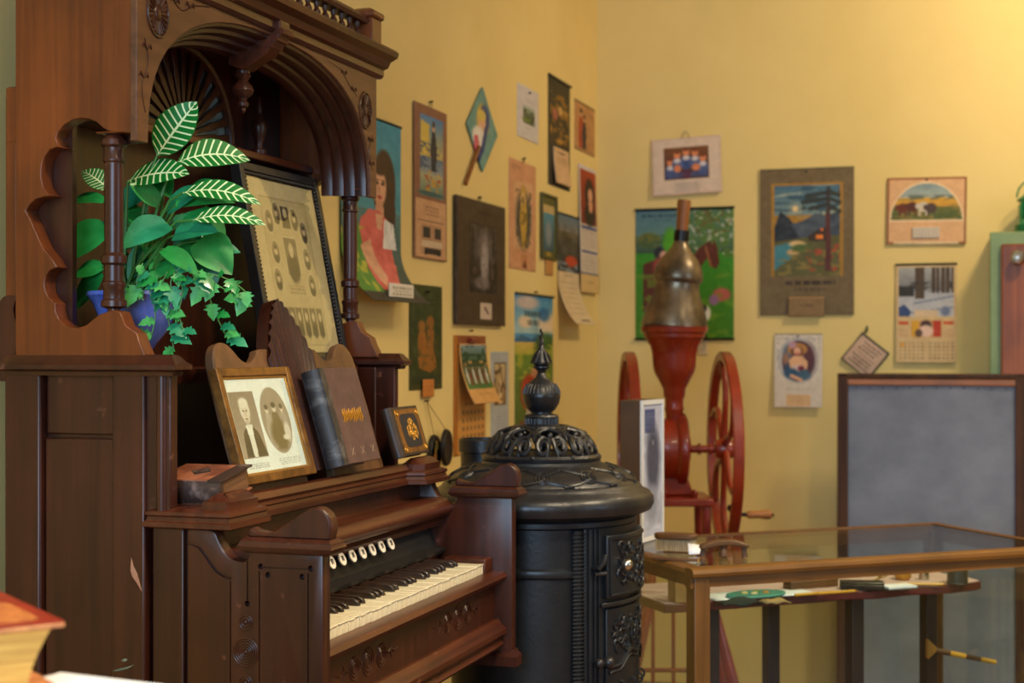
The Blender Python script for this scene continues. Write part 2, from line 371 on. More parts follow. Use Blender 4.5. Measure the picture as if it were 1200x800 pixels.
for q, R in (((288, 729), .0105), ((288, 764), .021), ((288, 800), .0105)):
    def rings(m):
        c = NS(*q)
        for k in range(2 + int(R > .015) * 3): m.torus((c[0], 0, c[1]), R * (1 - k / (2.6 + int(R > .015) * 3)), .0014, 'y', 28, 6)
        m.ball((c[0], 0, c[1]), .003, 10)
    both(rings, 'ring_boss', M['organ_v'])
# ---- key slip, front rail and mouldings
y0, y1 = .028, W - .028
MB().prism([(.50, .742), (.545, .742), (.556, .748), (.562, .757), (.556, .765), (.535, .767), (.50, .767)], 'y', y0, y1).build('key_slip', M['organ_h'], ORG)
MB().box(.505, .535, y0, y1, .665, .745).build('key_front_panel', M['organ_v'], ORG)
MB().prism([(.50, .610), (.548, .610), (.556, .618), (.548, .626), (.548, .634), (.560, .640), (.560, .650), (.548, .660), (.542, .668), (.50, .668)], 'y', y0, y1).build('front_moulding', M['organ_h'], ORG)
MB().box(.33, .51, y0, y1, .60, .618).build('key_bed', M['organ_d'], ORG)
def carve(m, yc):
    x = .5352
    for dy, R in ((-.055, .019), (0, .023), (.055, .019)):
        for k in range(3): m.torus((x, yc + dy, .708), R * (1 - .3 * k), .0015, 'x', 20, 5)
    for s in (-1, 1):
        for k in range(4):
            a = k * PI / 2 + PI / 4
            m.tube([(x, yc + s * .0275, .708), (x, yc + s * .0275 + .010 * math.cos(a), .708 + .012 * math.sin(a))], [.002, .0008], 5)
        m.tube([(x, yc + s * .080, .708), (x, yc + s * .094, .712), (x, yc + s * .110, .706), (x, yc + s * .128, .710)], [.003, .0022, .002, .0008], 5)
        for k in (-1, 1): m.tube([(x, yc + s * .092, .708), (x, yc + s * .099, .708 + k * .012)], [.002, .001], 5)
for yc in (.25, .675):
    m = MB(); carve(m, yc); m.build('carved_rosettes', M['organ_v'], ORG)
# ---- keyboard
KB = MB().box(.38, .52, .034, W - .034, .70, .766).build('keyboard', M['organ_d'], ORG)
MB().box(.44, .53, .030, .060, .74, .796).build('end_block', M['organ_h'], KB, bevel=.003)
MB().box(.44, .53, .850, W - .03, .74, .796).build('end_block', M['organ_h'], KB, bevel=.003)
kw = (.848 - .062) / 36
wk = MB().box(.38, .527, .0004, kw - .0004, .766, .786).box(.517, .529, .0004, kw - .0004, .7845, .7865); wk0 = None
bk = MB().prism([(.40, .785), (.488, .785), (.484, .794), (.476, .798), (.40, .799)], 'y', -.0052, .0052); bk0 = None
for i in range(36):
    z = random.uniform(-.0012, .0008)
    if wk0 is None: wk0 = wk.build('white_key', M['ivory'], KB, bevel=.0012); wk0.location = (0, .062, 0)
    else: copy_part(wk0, KB, (random.uniform(-.0008, .0008), .062 + i * kw, z))
for i in range(35):
    if i % 7 in (3, 6): continue       # keyboard runs from F to F
    p = (random.uniform(-.001, .001), .062 + (i + 1) * kw, random.uniform(-.001, .001))
    if bk0 is None: bk0 = bk.build('black_key', M['ebony'], KB, bevel=.002); bk0.location = p
    else: copy_part(bk0, KB, p)
# ---- stop board, knobs, fall lid
MB().prism([(.37, .80), (.425, .80), (.428, .808), (.405, .814), (.385, .875), (.37, .875)], 'y', y0, y1).build('stop_board', M['felt'], ORG)
MB().prism([(.40, .786), (.408, .786), (.408, .801), (.40, .801)], 'y', y0, y1).build('red_felt_strip', mat('red_felt', (120, 40, 22), .9), ORG)
kd = (Vector((.067, 0, .03))).normalized()
for i in range(13):
    c = Vector((.40, .092 + i * .044, .843))
    k = MB().lathe([(.006, -.012), (.006, .006), (.0095, .009), (.0142, .014), (.0145, .020), (.013, .0215)], n=18).build('stop_knob', M['blackwood'], ORG)
    k.location = c; k.rotation_euler = kd.to_track_quat('Z', 'Y').to_euler()
    MB().lathe([(.0001, .0234), (.0124, .0228), (.0128, .021)][::-1], n=18).build('face', M['porcelain'], k)
    m = MB()
    for q in range(3): m.box(-.004 + q * .003, -.0025 + q * .003, -.005 + (q % 2) * .002, .005, .0228, .0238)
    m.build('stop_lettering', M['groove'], k, smooth=0)
MB().prism(curve([(.36, .876), (.42, .876), (.438, .884), (.444, .896), (.436, .908), (.42, .914), (.36, .914)], 3), 'y', y0, y1).build('fall_lid', M['organ_h'], ORG)
MB().prism([(.36, .856), (.413, .856), (.420, .866), (.413, .876), (.36, .876)], 'y', y0, y1).build('lid_moulding', M['organ_h'], ORG)
MB().box(.33, .37, y0, y1, .62, .95).build('inner_back', M['organ_d'], ORG)
# ---- music shelf with projecting end blocks
plan = [(.27, -.006), (.422, -.006), (.422, .125), (.388, .140), (.388, W - .140), (.422, W - .125), (.422, W + .006), (.27, W + .006)]
MB().stack(plan, [(.006, .946), (0, .949), (0, .956), (.004, .958), (.006, .964), (.003, .967), (.004, .972), (.016, .976)]).build('music_shelf', M['organ_h'], ORG)
for s in (0, 1):
    pl = [(.365, .010), (.405, .010), (.410, .02), (.410, .105), (.392, .125), (.365, .125)]
    if s: pl = [(x, W - y) for x, y in pl]
    MB().stack(pl, [(0, .974), (0, .988), (.005, .990), (.016, 1.0)]).build('shelf_block', M['organ_h'], ORG)
MB().prism([(.35, .972), (.382, .972), (.386, .978), (.380, .988), (.368, .990), (.35, .984)], 'y', .13, W - .13).build('book_ledge', M['organ_h'], ORG)
MB().box(.05, .36, .045, W - .045, .930, .978).build('shelf_board', M['organ_d'], ORG)
# ---- music desk (leaning, scalloped top, carved shell in the middle)
def lean(y, h, t):  # h = height up the desk, t = thickness towards the player
    b = Vector((.335, y, .977)); d = Vector((-.285, 0, .958)); n = Vector((.958, 0, .285)); return b + d * h + n * t
half = [(0.055, .0), (.287, .0), (.287, .13), (.285, .17), (.283, .205), (.278, .235), (.262, .255), (.240, .262), (.218, .258), (.200, .245), (.185, .232), (.165, .226), (.142, .230), (.122, .242), (.112, .25), (.055, .25)]
for s in (-1, 1):
    a = curve(half[2:], 3); pts = half[:2] + a; m = MB()
    n = len(pts); vs = [lean(.4625 + s * p[0], p[1], t) for t in (0, .018) for p in pts]
    fs = [tuple(range(n)), tuple(range(n, 2 * n))[::-1]] + [(i, n + i, n + (i + 1) % n, (i + 1) % n) for i in range(n)]
    if s < 0: fs = [f[::-1] for f in fs]
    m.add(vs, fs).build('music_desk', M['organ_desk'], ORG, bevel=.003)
NR = 13
shell = MB()
def shell_top(q):   # outline of the shell: q -1..1
    return .345 - .115 * abs(q) ** 1.5
for i in range(NR):
    q0, q1 = -1 + 2 * i / NR, -1 + 2 * (i + 1) / NR
    def fn(u, v, q0=q0, q1=q1):
        q = q0 + (q1 - q0) * u; top = shell_top(q); hh = .02 + (top - .02) * v
        wd = (.022 + .070 * min(1, v * 1.1)) * q
        return lean(.4625 + wd, hh, .020 + .007 * math.sin(PI * u) * (.4 + .6 * v))
    shell.grid(fn, 5, 8)
shell.build('carved_shell', M['organ_v'], ORG, smooth=60)
sb = MB(); pts = [(-.022, .02), (.022, .02)] + [((.022 + .070) * q, shell_top(q)) for q in [1 - .1 * k for k in range(21)]]
n = len(pts); sb.add([lean(.4625 + p[0], p[1], t) for t in (-.004, .019) for p in pts], [tuple(range(n)), tuple(range(n, 2 * n))[::-1]] + [(i, n + i, n + (i + 1) % n, (i + 1) % n) for i in range(n)])
sb.build('shell_back', M['organ_v'], ORG)
# ---- cap moulding of the lower case and the deep shelf
both(lambda m: m.stack([(.008, -.016), (.334, -.016), (.334, .034), (.008, .034)], [(.012, 1.180), (.010, 1.186), (.0, 1.190), (.0, 1.197), (.006, 1.201), (.014, 1.211), (.018, 1.213)]), 'case_cap', M['organ_x'])
MB().box(.04, .235, .045, W - .045, 1.165, 1.188).build('upper_shelf', M['organ_h'], ORG)
# ---- upper side boards with the lobed cut-out
cut_px = [(121, 150), (113, 143), (104, 139), (95, 138), (85, 140), (75, 146), (68, 154), (65.5, 162), (68, 170), (75, 173), (66, 172), (58, 175), (52, 183), (49, 193), (48, 206), (50, 218), (56, 227), (63, 229), (52, 230), (42, 233), (35, 239), (30, 247), (33, 253), (37, 261), (43, 275), (50, 290), (59, 301), (67, 313), (59, 316), (54, 322), (52, 331), (53, 341), (57, 349), (65, 355), (65, 364), (68, 373), (75, 380), (83, 383.5), (92, 384), (101, 381), (108, 375), (117, 368)]
cut = [NS(*p) for p in cut_px]
prof = [(.035, 1.205), (.035, 1.80), (.256, 1.80), (.256, 1.555), (.225, 1.558), (.208, 1.560)] + cut + [(.213, 1.282), (.226, 1.280), (.236, 1.258), (.256, 1.246), (.262, 1.23), (.275, 1.205)]
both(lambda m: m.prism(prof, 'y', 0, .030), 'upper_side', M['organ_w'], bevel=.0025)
def colp():
    return [(.010, 1.280), (.010, 1.284), (.020, 1.288), (.020, 1.297), (.0165, 1.300), (.0165, 1.316), (.0185, 1.319), (.0185, 1.325), (.0155, 1.328), (.0155, 1.352), (.020, 1.356), (.020, 1.366), (.0145, 1.372), (.0152, 1.42), (.0152, 1.48), (.0148, 1.512), (.0175, 1.515), (.0175, 1.519), (.0158, 1.522), (.0158, 1.536), (.0205, 1.540), (.0195, 1.548), (.012, 1.556), (.010, 1.563)]
both(lambda m: m.lathe(colp(), (.205, .017, 0), 24), 'column', M['organ_x'])
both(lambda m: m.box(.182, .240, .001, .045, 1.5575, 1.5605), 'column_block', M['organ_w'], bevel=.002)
# back edge scroll bracket on the side
both(lambda m: m.prism(curve([(.006, 1.17), (-.006, 1.22), (.004, 1.26), (.0, 1.285), (.012, 1.305), (.036, 1.305), (.03, 1.285), (.036, 1.25), (.030, 1.17)], 3), 'y', .001, .026), 'side_bracket', M['organ_x'])
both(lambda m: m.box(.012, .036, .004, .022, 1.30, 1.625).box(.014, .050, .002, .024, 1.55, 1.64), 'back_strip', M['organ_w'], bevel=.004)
# ---- arch
AC, AA, AB, AZ, AE = .4625, .432, .25, 1.545, 2.5
def arch(t, a=AA, b=AB):    # t 0..PI from far to near
    c, s = math.cos(t), math.sin(t)
    return (AC + a * math.copysign(abs(c) ** (2 / AE), c), AZ + b * abs(s) ** (2 / AE))
NT = 44
apts = [arch(PI * k / NT) for k in range(NT + 1)]
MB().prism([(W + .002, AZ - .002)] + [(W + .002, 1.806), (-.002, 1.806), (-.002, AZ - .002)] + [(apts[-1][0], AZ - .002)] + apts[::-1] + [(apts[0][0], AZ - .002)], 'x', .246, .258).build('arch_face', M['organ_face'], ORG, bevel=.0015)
steps = 4
for k in range(steps):
    m = MB(); da = .0105 * k; x_f = .246 - .021 * k
    sec = [(x_f + .006, da - .003), (x_f + .004, da + .006), (x_f - .004, da + .009), (x_f - .014, da + .0095), (x_f - .021, da + .007), (x_f - .021, da - .003)]
    rings = []
    for i in range(NT + 1):
        for sx, sd in sec:
            y, z = arch(PI * i / NT, AA - sd, AB - sd * .85); rings.append((sx, y, z))
    ns = len(sec); fs = []
    for i in range(NT):
        for j in range(ns): fs.append((i * ns + j, i * ns + (j + 1) % ns, (i + 1) * ns + (j + 1) % ns, (i + 1) * ns + j))
    fs += [tuple(range(ns))[::-1], tuple(range(NT * ns, (NT + 1) * ns))]
    m.add(rings, fs).build('arch_rib', M['organ_v'], ORG)
# carved rosettes and vines on the arch face
for yc, zc in ((.058, 1.752), (W - .058, 1.722)):
    R = MB()
    R.torus((.259, yc, zc), .030, .0022, 'x', 30, 6, 1.25)
    for k in range(22):
        a = 2 * PI * k / 22
        R.tube([(.2585, yc + .011 * math.cos(a), zc + .014 * math.sin(a)), (.2590, yc + .026 * math.cos(a), zc + .033 * math.sin(a))], [.0012, .0026], 6)
    R.ball((.256, yc, zc), .011, 12, (.5, 1, 1.25)).build('rosette', M['organ_v'], ORG)
def vine(m, pts):
    p = curve(pts, 6); m.tube([(.2583, a, b) for a, b in p], .0010, 5)
    for k in range(3, len(p) - 2, 7):
        a, b = p[k]
        for sgn in (-1, 1): m.tube([(.2585, a, b), (.2590, a + .009 * sgn, b + .007), (.2585, a + .013 * sgn, b + .001)], [.0016, .0022, .0006], 5)
m = MB(); vine(m, [(.095, 1.79), (.13, 1.772), (.17, 1.788), (.22, 1.797)]); vine(m, [(.02, 1.705), (.03, 1.67), (.012, 1.63), (.022, 1.59)])
vine(m, [(W - .02, 1.675), (W - .04, 1.64), (W - .02, 1.60)]); vine(m, [(W - .10, 1.745), (W - .14, 1.762), (W - .18, 1.785), (W - .24, 1.793)])
m.build('carved_vine', M['organ_v'], ORG)
# keystone bracket with turned drop
MB().prism([(.17, 1.745), (.20, 1.735), (.245, 1.760), (.270, 1.785), (.277, 1.795), (.277, 1.825), (.17, 1.825)], 'y', AC - .020, AC + .020).build('keystone', M['organ_h'], ORG, bevel=.003)
m = MB()
for k in range(4): m.tube([(.278 - .012 * k, AC - .022, 1.800 - .011 * k), (.278 - .012 * k, AC + .022, 1.800 - .011 * k)], .0068, 10)
m.build('keystone_ribs', M['organ_h'], ORG)
MB().lathe([(.013, 1.738), (.013, 1.731), (.016, 1.728), (.011, 1.722), (.009, 1.718), (.018, 1.708), (.0205, 1.700), (.017, 1.692), (.008, 1.686), (.0065, 1.681), (.011, 1.677), (.010, 1.671), (.005, 1.667), (.0055, 1.663), (.002, 1.658)], (.19, AC, 0), 20).build('turned_drop', M['organ_x'], ORG)
# ---- cornice and gallery rail
MB().prism([(.03, 1.80), (.262, 1.80), (.268, 1.806), (.268, 1.818), (.278, 1.822), (.284, 1.834), (.300, 1.842), (.303, 1.852), (.297, 1.858), (.03, 1.858)], 'y', -.018, W + .018).build('cornice', M['organ_h'], ORG)
MB().box(.225, .262, .04, W - .04, 1.858, 1.866).build('gallery_base', M['organ_h'], ORG)
MB().prism([(.232, 1.905), (.262, 1.905), (.266, 1.912), (.258, 1.922), (.236, 1.922), (.228, 1.912)], 'y', .02, W - .02).build('gallery_rail', M['organ_h'], ORG)
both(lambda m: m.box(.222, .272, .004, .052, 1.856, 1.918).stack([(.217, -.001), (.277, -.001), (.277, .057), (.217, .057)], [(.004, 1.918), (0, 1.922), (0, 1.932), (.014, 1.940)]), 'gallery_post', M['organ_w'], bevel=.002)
sp0 = None
for i in range(21):
    y = .075 + i * (W - .15) / 20
    if sp0 is None:
        sp0 = MB().lathe([(.006, 1.864), (.006, 1.868), (.004, 1.871), (.0085, 1.879), (.0085, 1.884), (.004, 1.892), (.0055, 1.896), (.006, 1.907)], (0, 0, 0), 12).build('gallery_spindle', M['organ_h'], ORG); sp0.location = (.247, y, 0)
    else: copy_part(sp0, ORG, (.247, y, 0))
MB().box(.03, .25, .03, W - .03, 1.79, 1.81).build('top_board', M['organ_d'], ORG)
# ---- fan-shaped back ornament, ledge and finials
FC, FZ, FX = .4625, 1.622, .062
m = MB(); m.prism([(FC + .185 * math.cos(a), FZ + .172 * math.sin(a)) for a in [PI * k / 24 for k in range(25)]], 'x', .051, .056); m.build('fan_ground', M['frosted'], ORG)
m = MB(); m.tube([(FX, FC + .185 * math.cos(PI * k / 24), FZ + .172 * math.sin(PI * k / 24)) for k in range(25)], .010, 8); m.box(.05, .075, FC - .2, FC + .2, FZ - .012, FZ + .004).build('fan_rim', M['organ_v'], ORG)
for k in range(15):
    a = PI * (k + .5) / 15; ca, sa = math.cos(a), math.sin(a); m = MB()
    pts = []
    for r, w in ((.035, .003), (.09, .006), (.12, .0085), (.135, .006), (.178, .0105)):
        pts.append((r, w))
    poly = [(FC + r * ca - w * sa, FZ + (r * sa + w * ca) * .93) for r, w in pts] + [(FC + r * ca + w * sa, FZ + (r * sa - w * ca) * .93) for r, w in pts[::-1]]
    m.prism(poly, 'x', .055, .066).build('fan_slat', M['organ_v'], ORG, bevel=.001)
m = MB(); m.prism([(FC + .04 * math.cos(a), FZ + .04 * math.sin(a)) for a in [PI * k / 14 for k in range(15)]], 'x', .055, .072).build('fan_hub', M['organ_v'], ORG, bevel=.003)
MB().box(.05, .125, .031, W - .031, 1.596, 1.612).build('back_ledge', M['organ_h'], ORG, bevel=.003)
for y in (.2, .725):
    MB().lathe([(.016, 1.612), (.016, 1.628), (.009, 1.631), (.008, 1.640), (.013, 1.655), (.0175, 1.672), (.0165, 1.684), (.009, 1.694), (.0065, 1.706), (.0075, 1.711), (.0055, 1.718), (.006, 1.728), (.003, 1.736)], (.085, y, 0), 18).build('turned_finial', M['organ_x'], ORG)
both(lambda m: m.box(.045, .12, .03, .042, 1.19, 1.60), 'inner_post', M['organ_d'])
# ================================================================ the parlour stove
p = at(634.5, 410, 3.38)
ST = thing('parlour_stove', 'black cast iron parlour stove with pierced dome and tall urn finial beside the organ', 'stove', (p.x, p.y, 0), YAW)
MB().lathe([(.16, .30), (.20, .28), (.215, .25), (.22, .20), (.235, .17), (.24, .12), (.20, .08)], n=48).build('base', M['iron'], ST)
for k in range(4):
    a = PI / 4 + k * PI / 2; c, s = math.cos(a), math.sin(a)
    MB().tube([(.19 * c, .19 * s, .14), (.235 * c, .235 * s, .06), (.225 * c, .225 * s, -.03), (.26 * c, .26 * s, FL + .018)], [.028, .024, .016, .02], 10).build('leg', M['iron'], ST)
MB().lathe([(.19, .26), (.212, .28), (.212, .292), (.204, .30), (.204, .73), (.211, .735), (.213, .742), (.211, .749), (.204, .754), (.204, .835), (.214, .84), (.214, .85), (.205, .86), (.18, .875)], n=56).build('barrel', M['iron_b'], ST)
MB().lathe([(.200, .852), (.232, .858), (.248, .866), (.2545, .880), (.253, .893), (.244, .905), (.230, .911), (.226, .917), (.222, .922), (.21, .929), (.10, .935)], n=64).build('top_flange', M['iron'], ST)
MB().lathe([(.220, .918), (.214, .930), (.198, .943), (.178, .953), (.155, .961), (.136, .966), (.134, .972), (.128, .976), (.118, .976), (.02, .974)], n=64).build('lower_dome', M['iron'], ST)
def dome_r(z): return float(np.interp(z, [.918, .930, .943, .953, .961, .966], [.220, .214, .198, .178, .155, .136]))
m = MB()                                   # interlaced scroll relief on the lower dome
for rep in range(12):
    for sgn in (-1, 1):
        pts = []
        for k in range(15):
            t = k / 14; th = (rep + .5 + sgn * (.62 * math.sin(t * PI) - .1)) * 2 * PI / 12; z = .928 + .033 * t; r = dome_r(z) + .001
            pts.append((r * math.cos(th), r * math.sin(th), z))
        m.tube(pts, .0034, 5)
    for q in range(2):
        pts = []
        for k in range(17):
            t = k / 16 * 2 * PI; z = .945 + (.0105 - .004 * q) * math.sin(t); th = (rep + (.16 - .06 * q) * math.cos(t)) * 2 * PI / 12; r = dome_r(z) + .001
            pts.append((r * math.cos(th), r * math.sin(th), z))
        m.tube(pts, .003, 5)
m.build('dome_relief', M['iron'], ST)
# pierced dome
def pd(t, th, off=0):
    r = .044 + .082 * math.sin(t * PI / 2) ** .92 + off; z = .978 + .068 * math.cos(t * PI / 2) ** 1.1 + off
    return (r * math.cos(th), r * math.sin(th), z)
m = MB(); NB = 9
m.lathe([(.118, .972), (.134, .974), (.136, .981), (.131, .987), (.122, .989), (.116, .984)], n=56)
m.tube([pd(.12, 2 * PI * k / 48) for k in range(48)], .006, 8, True)
for b in range(NB):
    w = 2 * PI / NB; c0 = b * w
    for sgn in (-1, 1):
        # C-scroll with curled ends
        pts = []; rr = []
        for k in range(26):
            u = k / 25; a = -.6 * PI + u * 2.9 * PI; R = .30 * (1 - .62 * u)
            pts.append(pd(.68 + R * .78 * math.sin(a) * .9, c0 + sgn * w * (.235 + R * .62 * math.cos(a)))); rr.append(.0058 - .0018 * u)
        m.tube(pts, rr, 6)
        pts = [pd(.18 + .34 * u, c0 + sgn * w * (.06 + .34 * math.sin(u * PI) ** .8)) for u in [k / 9 for k in range(10)]]
        m.tube(pts, .0048, 6)
        m.tube([pd(.5 + .5 * u, c0 + sgn * w * (.04 + .12 * u)) for u in (0, .35, .7, 1)], [.006, .005, .004, .005], 6)
    m.tube([pd(.15, c0 + w / 2), pd(.4, c0 + w / 2), pd(.56, c0 + w / 2)], [.006, .0085, .003], 6)
    m.ball(pd(.42, c0), .0075, 10); m.ball(pd(.98, c0 + w / 2, .004), .007, 8)
m.build('pierced_dome', M['iron'], ST)
z0 = 1.040
MB().lathe([(.030, z0), (.040, z0 + .002), (.041, z0 + .010), (.036, z0 + .014), (.036, z0 + .026), (.040, z0 + .029), (.037, z0 + .034), (.024, z0 + .036), (.024, z0 + .040), (.032, z0 + .046), (.040, z0 + .060), (.0425, z0 + .072), (.0435, z0 + .076), (.0425, z0 + .080), (.041, z0 + .088), (.035, z0 + .100), (.024, z0 + .110), (.013, z0 + .118), (.009, z0 + .128), (.011, z0 + .134), (.019, z0 + .140), (.019, z0 + .143), (.012, z0 + .145)], n=32).build('urn', M['iron'], ST)
m = MB()
for k in range(28):
    a = 2 * PI * k / 28; c, s = math.cos(a), math.sin(a)
    m.tube([(.0425 * c, .0425 * s, z0 + .082), (.039 * c, .039 * s, z0 + .092), (.032 * c, .032 * s, z0 + .103)], .002, 5)
m.build('urn_fluting', M['iron'], ST)['kind'] = 'stuff'
m = MB()
for k in range(28):
    a = 2 * PI * k / 28; c, s = math.cos(a), math.sin(a); m.tube([(.037 * c, .037 * s, z0 + .013), (.037 * c, .037 * s, z0 + .027)], .0022, 5)
m.build('collar_fluting', M['iron'], ST)['kind'] = 'stuff'
m = MB().lathe([(.012, z0 + .144), (.019, z0 + .147), (.020, z0 + .152), (.014, z0 + .165), (.009, z0 + .180), (.005, z0 + .190)], n=18)
for k in range(5):
    a = 2 * PI * k / 5 + .3; c, s = math.cos(a), math.sin(a)
    m.tube([(.008 * c, .008 * s, z0 + .178), (.015 * c, .015 * s, z0 + .168), (.021 * c, .021 * s, z0 + .155), (.026 * c, .026 * s, z0 + .150)], [.003, .004, .0035, .001], 6)
m.tube([(.002 * math.cos(k * 1.4), .002 * math.sin(k * 1.4), z0 + .185 + k * .0035) for k in range(13)], [.006 - .0003 * k for k in range(13)], 6)
m.build('finial', M['iron'], ST)
# flue collar behind
MB().lathe([(.055, .90), (.055, .975), (.060, .977), (.060, 1.005), (.056, 1.008), (.050, 1.008), (.050, .95)], (-.135, .205, 0), 28).build('flue_collar', M['iron'], ST)
# front: doors on the right-hand side of the barrel
def sp(deg, z, r): a = math.radians(deg - 90); return (r * math.cos(a), r * math.sin(a), z)
def curved(m, d0, d1, z0, z1, r0, r1, n=14):
    vs = []; 
    for k in range(n + 1):
        d = d0 + (d1 - d0) * k / n
        for z, r in ((z0, r0), (z1, r0), (z1, r1), (z0, r1)): vs.append(sp(d, z, r))
    fs = [(i * 4 + j, (i + 1) * 4 + j, (i + 1) * 4 + (j + 1) % 4, i * 4 + (j + 1) % 4) for i in range(n) for j in range(4)]
    m.add(vs, fs + [(0, 1, 2, 3), tuple(n * 4 + j for j in (3, 2, 1, 0))]); return m
curved(MB(), 24, 104, .30, .838, .200, .214).build('door_surround', M['iron_b'], ST, bevel=.002)
for d, w in ((26.5, 1.0), (30, .8), (33, .7)):
    curved(MB(), d, d + w, .30, .836, .21, .219, 3).build('surround_bead', M['iron_b'], ST)
for d in (20.5, 107.5):
    m = MB(); m.tube([sp(d, .30, .208), sp(d, .835, .208)], .0115, 10)
    for k in range(64): z = .305 + k * .0083; m.tube([sp(d - 3.4, z, .2145), sp(d, z + .001, .2215), sp(d + 3.4, z, .2145)], .0026, 5)
    m.build('ribbed_pilaster', M['iron_b'], ST)
def scrolls(m, d0, d1, z0, z1, r, seed, nn):
    rg = random.Random(seed)
    for _ in range(nn):
        d = rg.uniform(d0 + 3, d1 - 3); z = rg.uniform(z0 + .012, z1 - .012); a = rg.uniform(0, 6.28); sg = rg.choice((-1, 1)); R = rg.uniform(.010, .019)
        pts = []
        for k in range(12):
            u = k / 11; q = a + sg * u * 4.2; rr = R * (1 - .75 * u)
            pts.append(sp(min(d1, max(d0, d + math.degrees(rr * math.cos(q) / r))), min(z1, max(z0, z + rr * math.sin(q))), r))
        m.tube(pts, [.0034 - .0016 * k / 11 for k in range(12)], 5)
ud = curved(MB(), 37, 98, .686, .822, .212, .2275).build('upper_door', M['iron_b'], ST, bevel=.003)
m = MB(); scrolls(m, 40, 96, .697, .811, .2285, 5, 60); m.build('door_relief', M['iron_b'], ud)
m = MB(); q = [sp(d, z, .2285) for d, z in [(39.5, .694)] + [(d, .694) for d in range(44, 97, 6)] + [(97, .694), (97, .814)] + [(d, .814) for d in range(92, 42, -6)] + [(39.5, .814)]]
m.tube(q, .0028, 6, True).build('door_bead', M['iron_b'], ud)
kn = sp(49, .757, .240); m = MB().ball(kn, .0135, 14); m.tube([sp(49, .757, .226), kn], .006, 8).build('knob', M['nickel'], ud)
curved(MB(), 34, 104, .668, .678, .21, .226).build('door_ledge', M['iron'], ST, bevel=.002)
ld = curved(MB(), 38, 98, .335, .664, .212, .221).build('lower_door', M['iron_b'], ST, bevel=.003)
m = MB(); scrolls(m, 40, 96, .565, .655, .2222, 9, 56)
arch_pts = [sp(40 + 56 * k / 20, .53 + .035 * math.sin(k / 20 * PI) + .006 * math.cos(k / 20 * 6 * PI), .2225) for k in range(21)]
m.tube(arch_pts, .0045, 6); m.tube([(x, y, z - .011) for x, y, z in arch_pts], .003, 5)
for d in (50, 62, 74, 86): m.torus(sp(d, .492, .221), .011, .0028, 'y', 16, 5)
m.build('door_relief', M['iron_b'], ld)
for k in range(2):
    for j in range(3):
        d = 46 + j * 17; curved(MB(), d, d + 11, .355 + k * .055, .395 + k * .055, .220, .2245, 4).build('mica_window_frame', M['iron'], ld, bevel=.002)
m = MB(); a = sp(31, .552, .232); b = sp(36, .553, .238); m.ball(a, .011, 12); m.ball(b, .0135, 12); m.tube([sp(31, .552, .21), a], .007, 8); m.tube([a, b], .006, 8).build('latch', M['iron'], ST)
m = MB(); m.tube([sp(30, .752, .214), sp(31, .756, .232), sp(33, .768, .236), sp(35, .782, .232)], [.006, .007, .006, .005], 8); m.tube([sp(29, .742, .224), sp(36, .742, .228)], .005, 8).build('damper_catch', M['iron'], ST)
# ================================================================ the coffee mill
p = at(793, 410, 5.0); KM = 5.0 / 1750
CM = thing('coffee_mill', 'large red cast iron coffee mill with two flywheels and tin hopper', 'coffee mill', (p.x, p.y, 0), YAW)
def zy(y): return EYE - (y - 410) * KM
hp = MB().lathe([(r * KM, zy(y) - zy(384)) for r, y in ((36, 386), (39, 382), (38.6, 379), (36.5, 370), (33, 360), (29, 350), (26.5, 342), (25, 334), (25.5, 331), (28, 329), (29, 326), (28.6, 321), (26.5, 312), (22, 304), (15.5, 296), (11, 290), (8.2, 283), (7.4, 274))], n=40).build('hopper', M['pewter'], CM)
hp.location = (-.008, 0, zy(384)); hp.rotation_euler = (0, math.radians(4.5), 0)
MB().lathe([(9 * KM, zy(y) - zy(384)) for y in (282, 270)] , n=24).build('neck_band', M['darkmetal'], hp)
MB().lathe([(r * KM, zy(y) - zy(384)) for r, y in ((6.6, 274), (7, 262), (7.2, 250), (8.2, 238), (7.6, 234))], n=20).build('wooden_stopper', M['oak'], hp)
m = MB(); m.torus((0, -.074, .190), .018, .003, 'y', 18, 6, .5); m.tube([(-.022, -.072, .186), (.022, -.072, .194)], .0035, 6); m.build('hopper_emblem', M['darkmetal'], hp)
MB().prism([(.013 * math.cos(a), .196 + .009 * math.sin(a)) for a in [k * PI / 8 for k in range(16)]], 'y', -.076, -.068).build('red_emblem', M['red'], hp)
MB().lathe([(r * KM, zy(y)) for r, y in ((9, 494), (10.4, 482), (11.5, 479), (10.4, 475), (10.6, 467), (12.5, 464), (13, 456), (16, 450), (19, 444), (23, 437), (25, 430), (25.8, 416), (28, 406), (32, 400), (33.5, 397), (35.5, 395), (36, 391), (38.5, 389), (39.5, 383), (35, 381))], (-.008, 0, 0), 40).build('hopper_cup', M['red'], CM)
# grinding body: thick disc on the shaft plus casting foot
AX = zy(526)
MB().lathe([(.02, -.062), (.075, -.060), (.098, -.05), (.103, -.03), (.103, .012), (.115, .018), (.120, .026), (.120, .044), (.110, .050), (.05, .056), (.04, .062)], (-.018, 0, AX), 40, 'x').build('burr_housing', M['red'], CM)
MB().prism([(-.045, zy(492)), (-.03, AX), (-.055, zy(560)), (-.075, zy(580)), (.055, zy(580)), (.035, zy(560)), (.03, AX), (.02, zy(492))], 'y', -.035, .035).build('body_casting', M['red'], CM, bevel=.008)
MB().box(-.10, .108, -.13, .13, zy(589), zy(580)).build('bed_plate', M['red'], CM, bevel=.005)
for s in (-1, 1):
    MB().lathe([(.010, zy(580)), (.012, zy(574)), (.006, zy(571))], (s * .05, -.08, 0), 12).build('bolt', M['red'], CM)
MB().tube([(-.19, 0, AX), (.19, 0, AX)], .013, 16).build('shaft', M['red'], CM)
m = MB()
